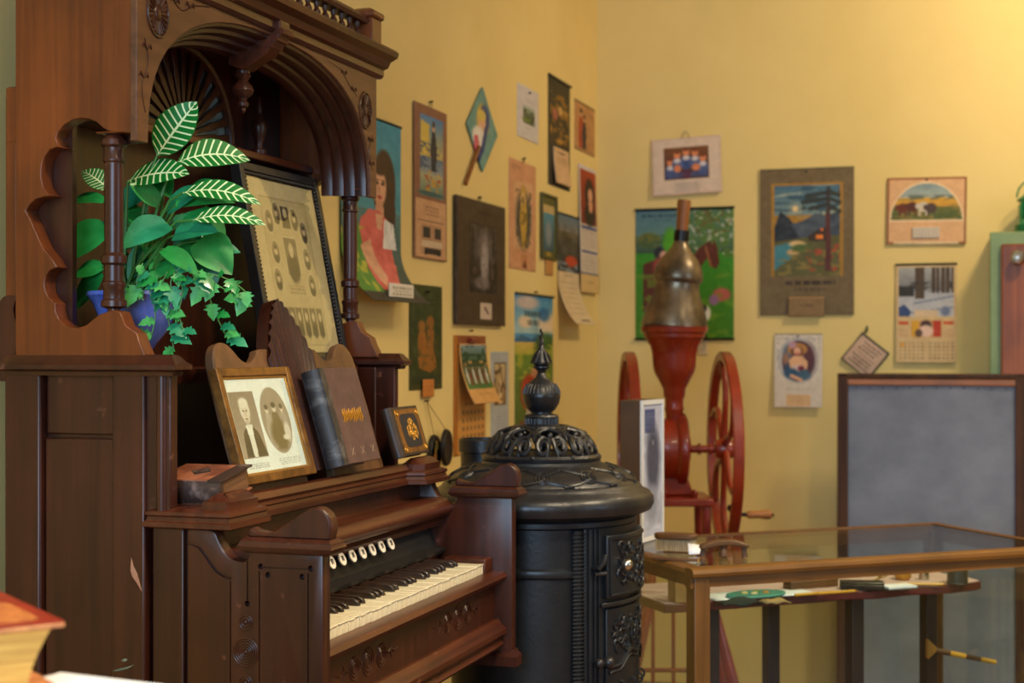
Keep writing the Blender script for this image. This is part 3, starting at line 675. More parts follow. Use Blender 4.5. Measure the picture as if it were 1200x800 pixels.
for x in (.075, .11, .135): m.lathe([(.013, x - .006), (.019, x - .004), (.019, x + .004), (.013, x + .006)], (0, 0, AX), 16, 'x')
m.build('shaft_collar', M['red'], CM)
RW = 114 * KM
for s in (-1, 1):
    wx = s * .16; wh = MB().lathe([(RW - .028, -.015), (RW - .004, -.018), (RW, -.014), (RW, .014), (RW - .004, .018), (RW - .028, .015), (RW - .030, 0), (RW - .028, -.015)], (wx, 0, AX), 64, 'x').build('flywheel', M['red'], CM)
    MB().lathe([(.013, -.034), (.028, -.030), (.036, -.012), (.036, .012), (.028, .030), (.013, .034)], (wx, 0, AX), 24, 'x').build('hub', M['red'], wh)
    for k in range(6):
        a0 = k * PI / 3 + .35; pts = []
        for j in range(9):
            u = j / 8; r = .03 + (RW - .045 - .03 + .012) * u; a = a0 + .34 * math.sin(u * PI) * (1 if s > 0 else -1)
            pts.append((wx, r * math.cos(a), AX + r * math.sin(a)))
        MB().tube(pts, [.0135 - .003 * math.sin(j / 8 * PI) for j in range(9)], 8).build('spoke', M['red'], wh)
hz = AX - .203
m = MB().tube([(.165, -.10, hz + .018), (.175, -.14, hz), (.18, -.14, hz), (.30, -.14, hz - .002)], [.012, .011, .007, .006], 8); m.build('crank_rod', M['darkmetal'], CM)
MB().lathe([(.008, .212), (.013, .220), (.012, .25), (.016, .275), (.014, .290), (.006, .296)], (0, -.14, hz - .001), 18, 'x').build('crank_handle', M['oak_x'], CM)
for sx in (-1, 1):
    for sy in (-1, 1):
        MB().tube([(sx * .085, sy * .10, zy(588)), (sx * .088, sy * .105, .58), (sx * .10, sy * .12, .40), (sx * .15, sy * .15, .2), (sx * .20, sy * .19, .0), (sx * .235, sy * .21, FL + .022)], [.016, .015, .017, .02, .02, .024], 10).build('stand_leg', M['red'], CM)
MB().tube([(-.1, -.12, .4), (.1, -.12, .4)], .010, 8).tube([(-.1, .12, .4), (.1, .12, .4)], .010, 8).build('stand_brace', M['red'], CM)
# ================================================================ small red rod stand behind the showcase
p = on_z(778, 720, .0); p = at(776, 410, 4.55)
RS = thing('rod_stand', 'small stand of thin red rods seen through the side of the showcase', 'stand', (p.x, p.y, 0), YAW)
for x in (-.10, -.028, .034, .10): MB().tube([(x, 0, -.05), (x, 0, .47)], .006, 8).build('rod', M['red'], RS)
MB().tube([(-.12, 0, .245), (.12, 0, .245)], .007, 8).tube([(-.12, 0, .47), (.12, 0, .47)], .007, 8).build('cross_rod', M['red'], RS)
for s in (-1, 1): MB().tube([(s * .12, -.0, .24), (s * .15, -.09, FL + .006)], .007, 8).tube([(s * .12, 0, .24), (s * .15, .09, FL + .006)], .007, 8).tube([(s * .12, 0, .24), (s * .12, 0, .47)], .007, 8).build('foot_rod', M['red'], RS)
# ================================================================ the glass showcase
def camxy(xc, dep): return (xc * CY - dep * SY, xc * SY + dep * CY)
SX, SYY = camxy(.421, 3.445); SR = YAW + math.atan2(.366, .930); SL, SD, SZ = 1.10, .565, .716
SC = thing('glass_showcase', 'oak framed display table with glass top and glass sides', 'display case', (SX, SYY, 0), SR)
SCM = Matrix.Translation((SX, SYY, 0)) @ Matrix.Rotation(SR, 4, 'Z'); SCI = SCM.inverted()
pw = .042
for x in (0, SL - pw):
    for y in (0, SD - pw): MB().box(x, x + pw, y, y + pw, FL, SZ - .02).build('corner_post', M['case_z'], SC, bevel=.003)
def rail(m, a):  # moulded top rail section: rounded lip over a flat apron
    return [(-.008, SZ - .02), (-.010, SZ - .012), (-.006, SZ - .004), (.002, SZ), (.030, SZ), (.030, SZ - .046), (.004, SZ - .046), (.004, SZ - .02)]
MB().prism([(a, b) for a, b in rail(0, 0)], 'x', -.008, SL + .008).build('top_rail', M['case'], SC)
MB().prism([(SD - a, b) for a, b in rail(0, 0)], 'x', -.008, SL + .008).build('top_rail', M['case'], SC)
MB().prism([(a, b) for a, b in rail(0, 0)], 'y', .028, SD - .028).build('top_rail', M['case_z'], SC)
MB().prism([(SL - a, b) for a, b in rail(0, 0)], 'y', .028, SD - .028).build('top_rail', M['case_z'], SC)
MB().box(.03, SL - .03, .03, SD - .03, SZ - .008, SZ - .002).build('glass_top', M['glass'], SC)
for (x0, x1, y0_, y1_) in ((pw, SL - pw, .016, .020), (pw, SL - pw, SD - .02, SD - .016), (.016, .02, pw, SD - pw), (SL - .02, SL - .016, pw, SD - pw)):
    MB().box(x0, x1, y0_, y1_, .12, SZ - .044).build('side_pane', M['glass'], SC)
MB().box(.004, SL - .004, .004, SD - .004, .08, .12).build('bottom_frame', M['case'], SC, bevel=.003)
# ---- small dark red work table inside the showcase
TZ = .60
WT = thing('work_table', 'small dark red table with wavy edge and black legs inside the showcase', 'table', tuple(SCM @ Vector((.5, .35, .12))), SR)
fr = [(-.475, -.15)] + [(-.45 + .9 * k / 24, -.155 + .007 * math.sin(k * 1.1) * (1 if k > 12 else .3)) for k in range(25)] + [(.485, -.135), (.490, -.10), (.478, .0), (.485, .14), (-.475, .15)]
MB().prism(fr, 'z', TZ - .12 - .022, TZ - .12).build('table_top', M['redboard'], WT, bevel=.003)
MB().prism([(x * .992, y * .96) for x, y in fr], 'z', TZ - .12, TZ - .118).build('table_cover', mat('pale_cover_paper', (206, 178, 172), .6, c2=(190, 160, 156), scale=(8, 8, 8)), WT)
for px, y in ((832, -.10), (903, .12), (1001, -.10), (1088, .11)):
    q = SCI @ at(px, 700, 3.62 + .35 * (y > 0)); best = None
    for dd in np.linspace(3.4, 4.6, 200):
        q = SCI @ at(px, 700, float(dd))
        if best is None or abs(q.y - .35 - y) < best[0]: best = (abs(q.y - .35 - y), q.x - .5)
    MB().box(best[1] - .018, best[1] + .018, y - .018, y + .018, 0, TZ - .142).build('leg', M['ebonized'], WT, bevel=.002)
# ---- framed grey canvas screen leaning in front of the wall
bt = on_y(982, 437, 5.63); SWd = on_y(1203, 437, 5.63).x - bt.x; SH = bt.z - FL
FS = thing('framed_screen', 'large grey canvas board in dark wooden frame leaning behind the showcase', 'framed board', (bt.x + SWd / 2, 5.59, FL))
FS.rotation_euler = (-math.atan2(.03, SH), 0, 0)
fw = .038
def fmould(m, pts):  # picture frame piece, sloped inner bead
    return m
MB().box(-SWd / 2, -SWd / 2 + fw, -.012, .016, 0, SH).build('frame_side', M['scrframe'], FS, bevel=.003)
MB().box(SWd / 2 - fw, SWd / 2, -.012, .016, 0, SH).build('frame_side', M['scrframe'], FS, bevel=.003)
MB().box(-SWd / 2, SWd / 2, -.012, .016, SH - .018, SH).build('frame_top', M['scrframe'], FS, bevel=.003)
MB().box(-SWd / 2 + .02, SWd / 2 - .02, -.008, .012, SH - fw - .006, SH - .018).build('frame_bead', wood('frame_bead', (140, 78, 24), (178, 108, 42), 'x', .4), FS, bevel=.004)
MB().box(-SWd / 2 + fw, SWd / 2 - fw, -.012, .016, 0, fw).build('frame_bottom', M['scrframe'], FS, bevel=.003)
rg = np.random.default_rng(4)
MB().grid(lambda u, v: (-SWd / 2 + .03 + (SWd - .06) * u, .001 - .003 * math.sin(7 * u + 4 * v) * math.sin(5 * v + 2) , .03 + (SH - .065) * v), 40, 60).build('canvas', M['zinc'], FS, solid=.004)
for k in range(12): MB().ball((-SWd / 2 + fw + .03 + k * .0475, -.003, SH - fw - .014), .003, 8).build('tack', M['darkmetal'], FS)
# ---- green cabinet with brown door at the right edge
c0 = on_y(1160, 272, 5.66); cx1 = c0.x + .62
CB = thing('painted_cabinet', 'pale green painted cabinet with brown wooden door behind the grey canvas board', 'cabinet', (c0.x + .31, 5.745, 0))
grn = mat('pale_green_paint', (138, 160, 108), .5, c2=(120, 142, 92), scale=(6, 6, 6)); drw = wood('cabinet_door', (116, 56, 16), (164, 88, 32), 'z', .42)
MB().box(-.31, .31, -.085, .085, FL, c0.z).build('body', grn, CB, bevel=.004)
d0 = on_y(1173, 286, 5.645)
dx = d0.x - (c0.x + .31)
dr = MB().box(dx, .27, -.105, -.085, .1, d0.z).build('door', drw, CB, bevel=.006)
k0 = on_y(1193, 302, 5.62); kx = k0.x - (c0.x + .31)
MB().lathe([(.012, -.10), (.010, -.115), (.022, -.123), (.026, -.133), (.020, -.144), (.004, -.148)][::-1], (kx, 0, k0.z), 20, 'y').build('knob', M['nickel'], dr)
LN = thing('green_lantern', 'green metal lantern standing on the pale green cabinet', 'lantern', (on_y(1212, 270, 5.745).x, 5.745, c0.z))
gl = mat('green_enamel', (24, 110, 62), .3, c2=(34, 132, 78), scale=(10, 10, 10), coat=.3)
MB().lathe([(.066, 0), (.070, .006), (.070, .03), (.06, .036), (.05, .05)], n=24).build('base', gl, LN)
MB().lathe([(.045, .05), (.056, .062), (.056, .10), (.045, .112)], n=24).build('globe', mat('green_globe', (20, 130, 70), .1, coat=.6), LN)
MB().lathe([(.05, .112), (.06, .116), (.06, .122), (.035, .14), (.03, .155), (.012, .16)], n=24).build('hood', gl, LN)
for k in range(4):
    a = PI / 4 + k * PI / 2; c, s = math.cos(a), math.sin(a); MB().tube([(.064 * c, .064 * s, .02), (.066 * c, .066 * s, .09), (.055 * c, .055 * s, .12)], .004, 6).build('guard_wire', gl, LN)
MB().tube([(0.06 * math.cos(a), 0, .13 + .065 * math.sin(a)) for a in [PI * k / 12 for k in range(13)]], .0035, 6).build('bail', gl, LN)
# ================================================================ printed pictures (colour painted per vertex on real sheets)
class Art:
    def __init__(s, w, h, bg): 
        s.w, s.h = w, h; s.a = np.zeros((h, w, 3)); s.a[:] = bg
        s.U, s.V = np.meshgrid((np.arange(w) + .0) / (w - 1), np.arange(h) / (h - 1)); s.rg = np.random.default_rng(w * 31 + h)
    def put(s, m, c, a=1.0):
        m = np.clip(m * a, 0, 1)[..., None]; s.a = s.a * (1 - m) + np.array(c) * m; return s
    def rect(s, x0, y0, x1, y1, c, a=1): return s.put(((s.U >= x0) & (s.U <= x1) & (s.V >= y0) & (s.V <= y1)).astype(float), c, a)
    def ell(s, cx, cy, rx, ry, c, soft=.15, a=1):
        d = np.sqrt(((s.U - cx) / rx) ** 2 + ((s.V - cy) / ry) ** 2); return s.put(np.clip((1 - d) / max(soft, .01) + .5, 0, 1), c, a)
    def poly(s, pts, c, a=1):
        ins = np.zeros((s.h, s.w), bool); n = len(pts)
        for i in range(n):
            (x1, y1), (x2, y2) = pts[i], pts[(i + 1) % n]
            if y1 == y2: continue
            ins ^= ((y1 > s.V) != (y2 > s.V)) & (s.U < (x2 - x1) * (s.V - y1) / (y2 - y1) + x1)
        return s.put(ins.astype(float), c, a)
    def grad(s, x0, y0, x1, y1, c0, c1, a=1):
        t = np.clip((s.V - y0) / (y1 - y0), 0, 1)[..., None]; col = np.array(c0) * (1 - t) + np.array(c1) * t
        m = (((s.U >= x0) & (s.U <= x1) & (s.V >= y0) & (s.V <= y1)).astype(float) * a)[..., None]; s.a = s.a * (1 - m) + col * m; return s
    def line(s, pts, w, c, a=1):
        asp = s.h / s.w
        for (x1, y1), (x2, y2) in zip(pts[:-1], pts[1:]):
            dx, dy = x2 - x1, (y2 - y1) * asp; L2 = dx * dx + dy * dy + 1e-12
            t = np.clip(((s.U - x1) * dx + (s.V - y1) * asp * dy) / L2, 0, 1)
            d = np.hypot(s.U - x1 - t * dx, (s.V - y1) * asp - t * dy); s.put(np.clip((w - d) / (.35 * w) + .5, 0, 1), c, a)
        return s
    def noise(s, x0, y0, x1, y1, cells, amp, c=None, thr=.55, a=.8):
        gw, gh = cells; g = s.rg.random((gh + 2, gw + 2)); u = np.clip((s.U - x0) / (x1 - x0), 0, 1) * gw; v = np.clip((s.V - y0) / (y1 - y0), 0, 1) * gh
        i, j = u.astype(int), v.astype(int); fu, fv = u - i, v - j
        n = g[j, i] * (1 - fu) * (1 - fv) + g[j, i + 1] * fu * (1 - fv) + g[j + 1, i] * (1 - fu) * fv + g[j + 1, i + 1] * fu * fv
        m = ((s.U >= x0) & (s.U <= x1) & (s.V >= y0) & (s.V <= y1)).astype(float)
        if c is None: s.a = np.clip(s.a + ((n - .5) * 2 * amp * m)[..., None], 0, 255)
        else: s.put(np.clip((n - thr) * 8, 0, 1) * m, c, a)
        return s
    def text(s, x0, y0, x1, y1, rows, c, a=.8, fill=.55):
        for r in range(rows):
            v0 = y0 + (y1 - y0) * (r + .5 - fill / 2) / rows; v1 = y0 + (y1 - y0) * (r + .5 + fill / 2) / rows; x = x0 + (s.rg.random() * .1) * (x1 - x0)
            while x < x1:
                l = (x1 - x0) * (.06 + .12 * s.rg.random()); s.rect(x, v0, min(x + l, x1), v1, c, a * (.7 + .3 * s.rg.random())); x += l + (x1 - x0) * .04
        return s
    def cal(s, x0, y0, x1, y1, cols, rows, c, a=.8):
        for i in range(cols):
            for j in range(rows):
                cx, cy = x0 + (x1 - x0) * (i + .5) / cols, y0 + (y1 - y0) * (j + .5) / rows
                s.rect(cx - .27 * (x1 - x0) / cols, cy - .26 * (y1 - y0) / rows, cx + .22 * (x1 - x0) / cols, cy + .26 * (y1 - y0) / rows, c, a)
        return s
    def person(s, x, y, h, coat, skin=(214, 160, 120), hair=(60, 40, 30), w=.3):
        """small standing figure: x centre, y top of head, h height (fractions)"""
        asp = s.h / s.w; hw = h * w * asp * .5
        s.poly([(x - hw * .55, y + h * .20), (x + hw * .55, y + h * .20), (x + hw, y + h * .55), (x + hw * .8, y + h), (x - hw * .8, y + h), (x - hw, y + h * .55)], coat)
        s.ell(x, y + h * .10, hw * .42, h * .10, skin, .3); s.ell(x, y + h * .05, hw * .46, h * .065, hair, .3); return s
def sheet(name, art, w, h, parent=None, thick=.0015, off=None, origin=(0, 0, 0)):
    """art on a sheet in the local x-z plane, facing -y; x centred, z from 0 up; off(u,v) = distance lifted towards the viewer"""
    if art.w * art.h > 900:     # paper grain and brushy unevenness of the print
        for cells, amp in (((art.w // 2, art.h // 2), 6), ((max(2, art.w // 6), max(2, art.h // 6)), 5)): art.noise(0, 0, 1, 1, cells, amp)
    nw, nh = art.w, art.h; u = art.U.ravel(); v = art.V.ravel()
    co = np.zeros((nw * nh, 3)); co[:, 0] = (u - .5) * w + origin[0]; co[:, 2] = (1 - v) * h + origin[2]; co[:, 1] = origin[1]
    if off is not None: co[:, 1] -= np.array([off(a, b) for a, b in zip(u, v)])
    idx = np.arange(nw * nh).reshape(nh, nw)
    f = np.stack([idx[:-1, :-1], idx[1:, :-1], idx[1:, 1:], idx[:-1, 1:]], -1).reshape(-1, 4)
    me = bpy.data.meshes.new(name); me.vertices.add(nw * nh); me.vertices.foreach_set('co', co.ravel())
    me.loops.add(f.size); me.loops.foreach_set('vertex_index', f.ravel().astype(np.int32)); me.polygons.add(len(f))
    me.polygons.foreach_set('loop_start', (np.arange(len(f)) * 4).astype(np.int32)); me.update(calc_edges=True); me.validate()
    ca = me.attributes.new('print', 'FLOAT_COLOR', 'POINT'); c = np.clip(art.a.reshape(-1, 3) / 255, 0, 1)
    c = np.where(c > .04045, ((c + .055) / 1.055) ** 2.4, c / 12.92); rgba = np.ones((nw * nh, 4)); rgba[:, :3] = c
    ca.data.foreach_set('color', rgba.ravel())
    me.polygons.foreach_set('use_smooth', [True] * len(me.polygons))
    o = bpy.data.objects.new(name, me); COL.objects.link(o); o.data.materials.append(M['print'])
    md = o.modifiers.new('solid', 'SOLIDIFY'); md.thickness = thick; md.offset = -1
    if parent: o.parent = parent
    return o
def hang(name, label, cat, wall, x0, x1, yt, yb, group=None, rot=0, gap=.003):
    """an Empty on the wall at the foot of the picture; local x along the wall, -y out of the wall"""
    xc = (x0 + x1) / 2
    if wall == 'A':
        f = lambda x, y: on_x(x, y, WX); a, b = f(x0, yt), f(x1, yt); w = abs(b.y - a.y); top, bot = f(xc, yt), f(xc, yb)
        # centre along the wall is the mean of the two edges
        loc = (WX + gap, (a.y + b.y) / 2, bot.z); rz = PI / 2
        k = (a.y + b.y) / 2 / top.y; loc = (WX + gap, (a.y + b.y) / 2, EYE + (bot.z - EYE))
    else:
        f = lambda x, y: on_y(x, y, WY); a, b = f(x0, yt), f(x1, yt); w = abs(b.x - a.x); top, bot = f(xc, yt), f(xc, yb)
        loc = ((a.x + b.x) / 2, WY - gap, bot.z); rz = 0
    t = thing(name, label, cat, loc, 0, group); t.rotation_euler = Matrix.Rotation(rz, 4, 'Z').to_euler() if not rot else (Matrix.Rotation(rz, 4, 'Z') @ Matrix.Rotation(math.radians(rot), 4, 'Y')).to_euler()
    return t, w, top.z - bot.z
def nail(t, x, z): MB().tube([(x, .004, z), (x, -.006, z + .001)], .0022, 8).ball((x, -.007, z + .001), .0038, 8).build('nail', M['darkmetal'], t)
def loop(t, x, z, d=.012): MB().tube([(x - d, -.002, z), (x - d * .5, -.003, z + d * 1.3), (x, -.003, z + d * 1.8), (x + d * .5, -.003, z + d * 1.3), (x + d, -.002, z)], .0011, 6).build('hanging_loop', M['darkmetal'], t)
def rod(t, w, z, mt=None, r=.004, nm='top_rod'): MB().tube([(-w / 2 - .003, -.003, z), (w / 2 + .003, -.003, z)], r, 8).build(nm, mt or M['darkmetal'], t)
def frame(t, w, h, fw, d, mt, nm='frame'):
    MB().box(-w / 2, -w / 2 + fw, -d, 0, 0, h).box(w / 2 - fw, w / 2, -d, 0, 0, h).box(-w / 2 + fw, w / 2 - fw, -d, 0, 0, fw).box(-w / 2 + fw, w / 2 - fw, -d, 0, h - fw, h).build(nm, mt, t, bevel=.0015)
CALG = 'old calendars and prints on the yellow walls'
cream, tan = (222, 196, 158), (204, 164, 122)
# --- girl in pink, hanging loose at the bottom
t, w, h = hang('poster', 'tall poster of long-haired girl in pink dress, bottom edge curling off the wall', 'poster', 'A', 397, 467, 136, 354)
A = Art(84, 170, (64, 150, 176)).grad(0, 0, 1, .5, (54, 146, 178), (76, 150, 168)).grad(0, .5, 1, 1, (84, 128, 128), (60, 64, 54)).noise(0, 0, 1, 1, (14, 22), 7)
A.ell(.70, .36, .20, .20, (70, 48, 34), .12).ell(.76, .50, .14, .14, (66, 44, 32), .2).ell(.62, .37, .115, .105, (222, 168, 134), .2).poly([(.56, .44), (.68, .44), (.70, .54), (.54, .54)], (214, 156, 122))
A.ell(.575, .35, .028, .009, (54, 36, 30), .5).ell(.675, .35, .028, .009, (54, 36, 30), .5).ell(.62, .425, .04, .011, (176, 66, 60), .5).ell(.61, .385, .018, .02, (196, 136, 108), .6).line([(.545, .335), (.60, .331)], .008, (70, 46, 34)).line([(.65, .331), (.705, .335)], .008, (70, 46, 34)).ell(.62, .275, .12, .03, (72, 48, 34), .4)
A.poly([(.30, .56), (.44, .50), (.62, .50), (.80, .56), (.86, .80), (.72, .94), (.30, .94), (.22, .74)], (214, 104, 96)).poly([(.70, .54), (.86, .56), (.92, .70), (.68, .70)], (226, 224, 218)).noise(.66, .54, .92, .70, (14, 3), 22).poly([(.55, .52), (.68, .52), (.65, .60), (.58, .60)], (222, 170, 136))
A.poly([(.0, .66), (.26, .58), (.34, .70), (.38, .95), (.0, .95)], (86, 138, 58)).noise(.0, .6, .36, .95, (6, 9), 22, (198, 188, 70), .62).poly([(.30, .70), (.46, .66), (.62, .86), (.48, .92)], (218, 164, 130)).noise(.3, .6, .85, .94, (8, 12), 14).rect(0, .955, 1, 1, (58, 56, 48))
curl = lambda u, v: .004 + (.085 * ((v - .70) / .30) ** 2 if v > .70 else 0)
sheet('sheet', A, w, h, t, off=curl)
P = Art(30, 12, (226, 214, 194)).text(.1, .2, .9, .9, 3, (110, 96, 80), .6); po = sheet('calendar_pad', P, w * .42, .035, t, .004, origin=(.02, -.078, .012)); rod(t, w, h - .002)
# --- narrow mounted print, soldier scene over a card with a house
t, w, h = hang('calendar', 'tall narrow brown mounted print of a standing figure with flowers, a motor car printed below', 'calendar', 'A', 483, 521, 126, 304)
A = Art(46, 170, (148, 104, 78)).rect(.03, .005, .97, .61, (140, 94, 72)).grad(.17, .06, .87, .33, (74, 124, 178), (206, 178, 96)).grad(.17, .33, .87, .44, (96, 118, 140), (150, 156, 150)).grad(.17, .44, .87, .59, (176, 168, 130), (92, 130, 118))
A.poly([(.2, .10), (.45, .12), (.4, .30), (.18, .34)], (216, 186, 84)).noise(.17, .24, .87, .42, (10, 12), 16, (60, 78, 116), .6).person(.58, .09, .33, (40, 40, 54), w=.16).noise(.25, .42, .82, .56, (9, 9), 20, (208, 150, 40), .56).noise(.3, .45, .82, .56, (8, 8), 20, (166, 44, 36), .68).ell(.5, .57, .4, .016, (56, 92, 96), .5)
A.rect(.03, .615, .97, .99, (206, 158, 116)).text(.3, .65, .75, .72, 3, (120, 84, 60), .6).rect(.20, .77, .84, .97, (170, 128, 96), .6).rect(.26, .79, .48, .86, (64, 54, 48)).rect(.62, .79, .82, .86, (64, 54, 48)).rect(.22, .88, .86, .92, (210, 186, 152)).rect(.30, .925, .80, .965, (46, 40, 40)).ell(.34, .96, .05, .014, (24, 22, 22)).ell(.74, .96, .05, .014, (24, 22, 22)).line([(.1, .75), (.9, .75)], .008, (90, 62, 46))
sheet('sheet', A, w, h, t, .004, origin=(0, -.004, 0)); loop(t, 0, h - .004, .012); nail(t, 0, h + .016)
# --- diamond fan with stick handle
c = on_x(563, 152, WX); ft, fb = on_x(565, 103, WX), on_x(561, 201, WX); fl, frr = on_x(545, 156, WX), on_x(581, 150, WX)
t = thing('paper_fan', 'diamond shaped teal paper fan with wooden stick handle on the wall', 'hand fan', (WX + .004, c.y, fb.z)); t.rotation_euler = (0, 0, PI / 2)
fw_, fh = frr.y - fl.y, ft.z - fb.z
A = Art(60, 60, (108, 150, 140)).noise(0, 0, 1, 1, (10, 10), 8).ell(.50, .40, .20, .20, (206, 168, 66), .2).ell(.56, .36, .16, .16, (60, 70, 120), .3).ell(.47, .42, .12, .12, (222, 170, 132), .2).ell(.36, .60, .20, .12, (232, 222, 206), .3).poly([(.20, .62), (.34, .58), (.44, .82), (.26, .86)], (206, 96, 108)).line([(.60, .5), (.50, .72), (.36, .86)], .05, (48, 60, 116)).ell(.46, .34, .14, .07, (214, 188, 90), .3)
X_, Z_ = A.U - .5, .5 - A.V; du, dv = (X_ - Z_) * .5 + .5, .5 - (X_ + Z_) * .5; A.a = A.a[(dv * 59).round().astype(int), (du * 59).round().astype(int)]
o = sheet('fan_leaf', A, 1, 1, t, .003)
for vtx in o.data.vertices:       # square art sheared into the diamond outline
    x, z = vtx.co.x, vtx.co.z - .5; a, b = (x + z), (z - x)
    vtx.co = Vector((fw_ * (x - z) * .5 * 1.0, -.004, fh * .5 + fh * (x + z) * .5))
he, hs = on_x(542, 216, WX), on_x(557, 172, WX)
MB().tube([(he.y - c.y, -.006, he.z - fb.z), (hs.y - c.y, -.008, hs.z - fb.z)], .0065, 8).build('stick', M['oak'], t)
# --- white card with small landscape
t, w, h = hang('calendar', 'small white card calendar with little green landscape print', 'calendar', 'A', 606, 630, 103, 164)
A = Art(40, 80, (206, 198, 196)).rect(.25, .36, .82, .70, (96, 100, 80)).grad(.25, .36, .82, .5, (172, 180, 176), (120, 128, 104)).noise(.25, .42, .82, .70, (6, 8), 26, (46, 66, 30), .5).ell(.42, .63, .2, .04, (112, 132, 56), .6).text(.3, .2, .8, .27, 2, (150, 140, 140), .6).text(.35, .76, .7, .80, 1, (140, 130, 130), .6)
sheet('sheet', A, w, h, t, .003); nail(t, 0, h - .018)
# --- tall dark calendar, golden figures and cream pad
t, w, h = hang('calendar', 'tall dark calendar of golden figures with cream date pad on its lower half', 'calendar', 'A', 642, 667, 94, 220)
A = Art(46, 140, (54, 48, 36)).grad(.03, .06, .97, .62, (54, 50, 34), (64, 52, 30)).noise(.08, .14, .92, .60, (7, 12), 30, (160, 110, 34), .52).noise(.1, .2, .9, .58, (6, 9), 20, (196, 146, 60), .66).ell(.3, .34, .12, .05, (170, 96, 80), .4).ell(.55, .28, .10, .04, (206, 160, 90), .4).rect(0, .605, 1, .615, (36, 30, 24))
sheet('sheet', A, w, h, t, .003); rod(t, w, h - .002, r=.005)
P = Art(30, 50, (214, 174, 130)).text(.2, .06, .8, .16, 1, (60, 50, 44), .8).text(.15, .24, .85, .5, 4, (150, 116, 84), .5).noise(0, 0, 1, 1, (5, 6), 6).rect(.38, .12, .6, .16, (90, 70, 56))
sheet('date_pad', P, w * .68, h * .33, t, .005, lambda u, v: .004 + .012 * v * v, (.01, -.001, .012))
# --- small card, two figures
t, w, h = hang('calendar', 'small tan card of two embracing figures high up near the corner', 'calendar', 'A', 673, 696, 122, 179)
A = Art(40, 70, (188, 136, 84)).noise(0, 0, 1, 1, (6, 8), 10).person(.30, .14, .80, (168, 66, 36), w=.2).person(.46, .24, .70, (54, 44, 54), w=.18).rect(.0, 0, 1, .03, (90, 60, 36)).text(.62, .12, .95, .22, 2, (120, 84, 54), .6).rect(0, .93, 1, 1, (168, 124, 80))
sheet('sheet', A, w, h, t, .004)
# --- red calendar of dark-haired woman
t, w, h = hang('calendar', 'red picture of a dark-haired woman over a two-month white calendar strip', 'calendar', 'A', 677, 697, 196, 343)
A = Art(36, 150, (214, 196, 178)).rect(0, 0, 1, .025, (206, 196, 206)).grad(.03, .03, .97, .46, (168, 60, 24), (120, 34, 16)).ell(.58, .22, .28, .13, (40, 22, 18), .2).ell(.62, .22, .13, .055, (222, 160, 124), .3).ell(.56, .38, .30, .09, (30, 22, 22), .3).poly([(.5, .27), (.75, .27), (.7, .36), (.55, .36)], (214, 150, 116)).rect(.03, .47, .97, .50, (56, 80, 140)).cal(.08, .51, .94, .65, 7, 5, (120, 110, 116), .55).rect(.03, .665, .97, .69, (56, 80, 140)).cal(.08, .70, .94, .83, 7, 5, (120, 110, 116), .55).rect(0, .845, 1, .855, (60, 80, 130)).rect(0, .855, 1, 1, (216, 180, 120)).text(.3, .9, .7, .94, 1, (150, 110, 70), .5)
sheet('sheet', A, w, h, t, .003, lambda u, v: .002 + .012 * v)
# --- pink calendar with dark oval
t, w, h = hang('calendar', 'plain salmon pink card with ragged dark oval portrait of a golden figure', 'calendar', 'A', 596, 627, 190, 316)
A = Art(56, 140, (208, 150, 108)).noise(0, 0, 1, 1, (7, 12), 5).rect(.18, .18, .86, .82, (214, 164, 118)).text(.08, .04, .4, .09, 2, (140, 96, 70), .6)
A.ell(.52, .53, .28, .26, (74, 70, 62), .5).noise(.22, .26, .82, .80, (10, 18), 24, (60, 58, 52), .5, .6).poly([(.44, .24), (.52, .20), (.60, .24), (.66, .55), (.56, .80), (.48, .80), (.38, .55)], (190, 150, 60)).ell(.5, .34, .10, .06, (214, 172, 110), .4).noise(.36, .3, .68, .78, (6, 14), 30, (120, 100, 40), .6).rect(.42, .86, .66, .98, (196, 132, 86)).poly([(.48, .98), (.66, .98), (.58, .90)], (120, 60, 40))
sheet('sheet', A, w, h, t, .003); loop(t, 0, h - .004, .010); nail(t, 0, h + .012)
# --- small green frame
t, w, h = hang('framed_picture', 'tiny olive green framed blue picture with paper tag below', 'picture', 'A', 632, 650, 228, 304)
A = Art(30, 80, (96, 92, 40)).rect(.12, .16, .88, .28, (196, 168, 110)).grad(.16, .28, .84, .88, (84, 140, 160), (60, 84, 96)).ell(.5, .6, .2, .2, (130, 136, 140), .5).rect(.35, .90, .65, .96, (176, 140, 60))
sheet('sheet', A, w - .006, h - .006, t, .003, origin=(0, -.003, .003)); frame(t, w, h, .009, .010, mat('olive_frame', (84, 78, 34), .5))
P = Art(12, 16, (196, 140, 80)); sheet('paper_tag', P, w * .5, .06, t, .002, origin=(.012, -.002, -.055))
# --- calendar with curling pad
t, w, h = hang('calendar', 'calendar with dark canyon picture and long cream pad curling forward at the bottom', 'calendar', 'A', 653, 677, 252, 380)
A = Art(40, 130, (222, 196, 156)).grad(0, .0, 1, .16, (96, 122, 140), (120, 110, 100)).grad(0, .16, 1, .52, (92, 80, 60), (60, 60, 64)).noise(0, .1, 1, .52, (7, 10), 24).ell(.62, .42, .3, .05, (190, 70, 40), .4).noise(0, .44, 1, .52, (8, 4), 20, (150, 160, 166), .55).cal(.1, .60, .9, .92, 6, 7, (170, 140, 106), .5).rect(.4, .955, .8, .97, (70, 56, 44)).text(.3, .54, .7, .57, 1, (120, 96, 70), .6)
sheet('sheet', A, w, h, t, .002, lambda u, v: .002 + (.07 * ((v - .55) / .45) ** 2.2 if v > .55 else 0)); rod(t, w, h - .002)
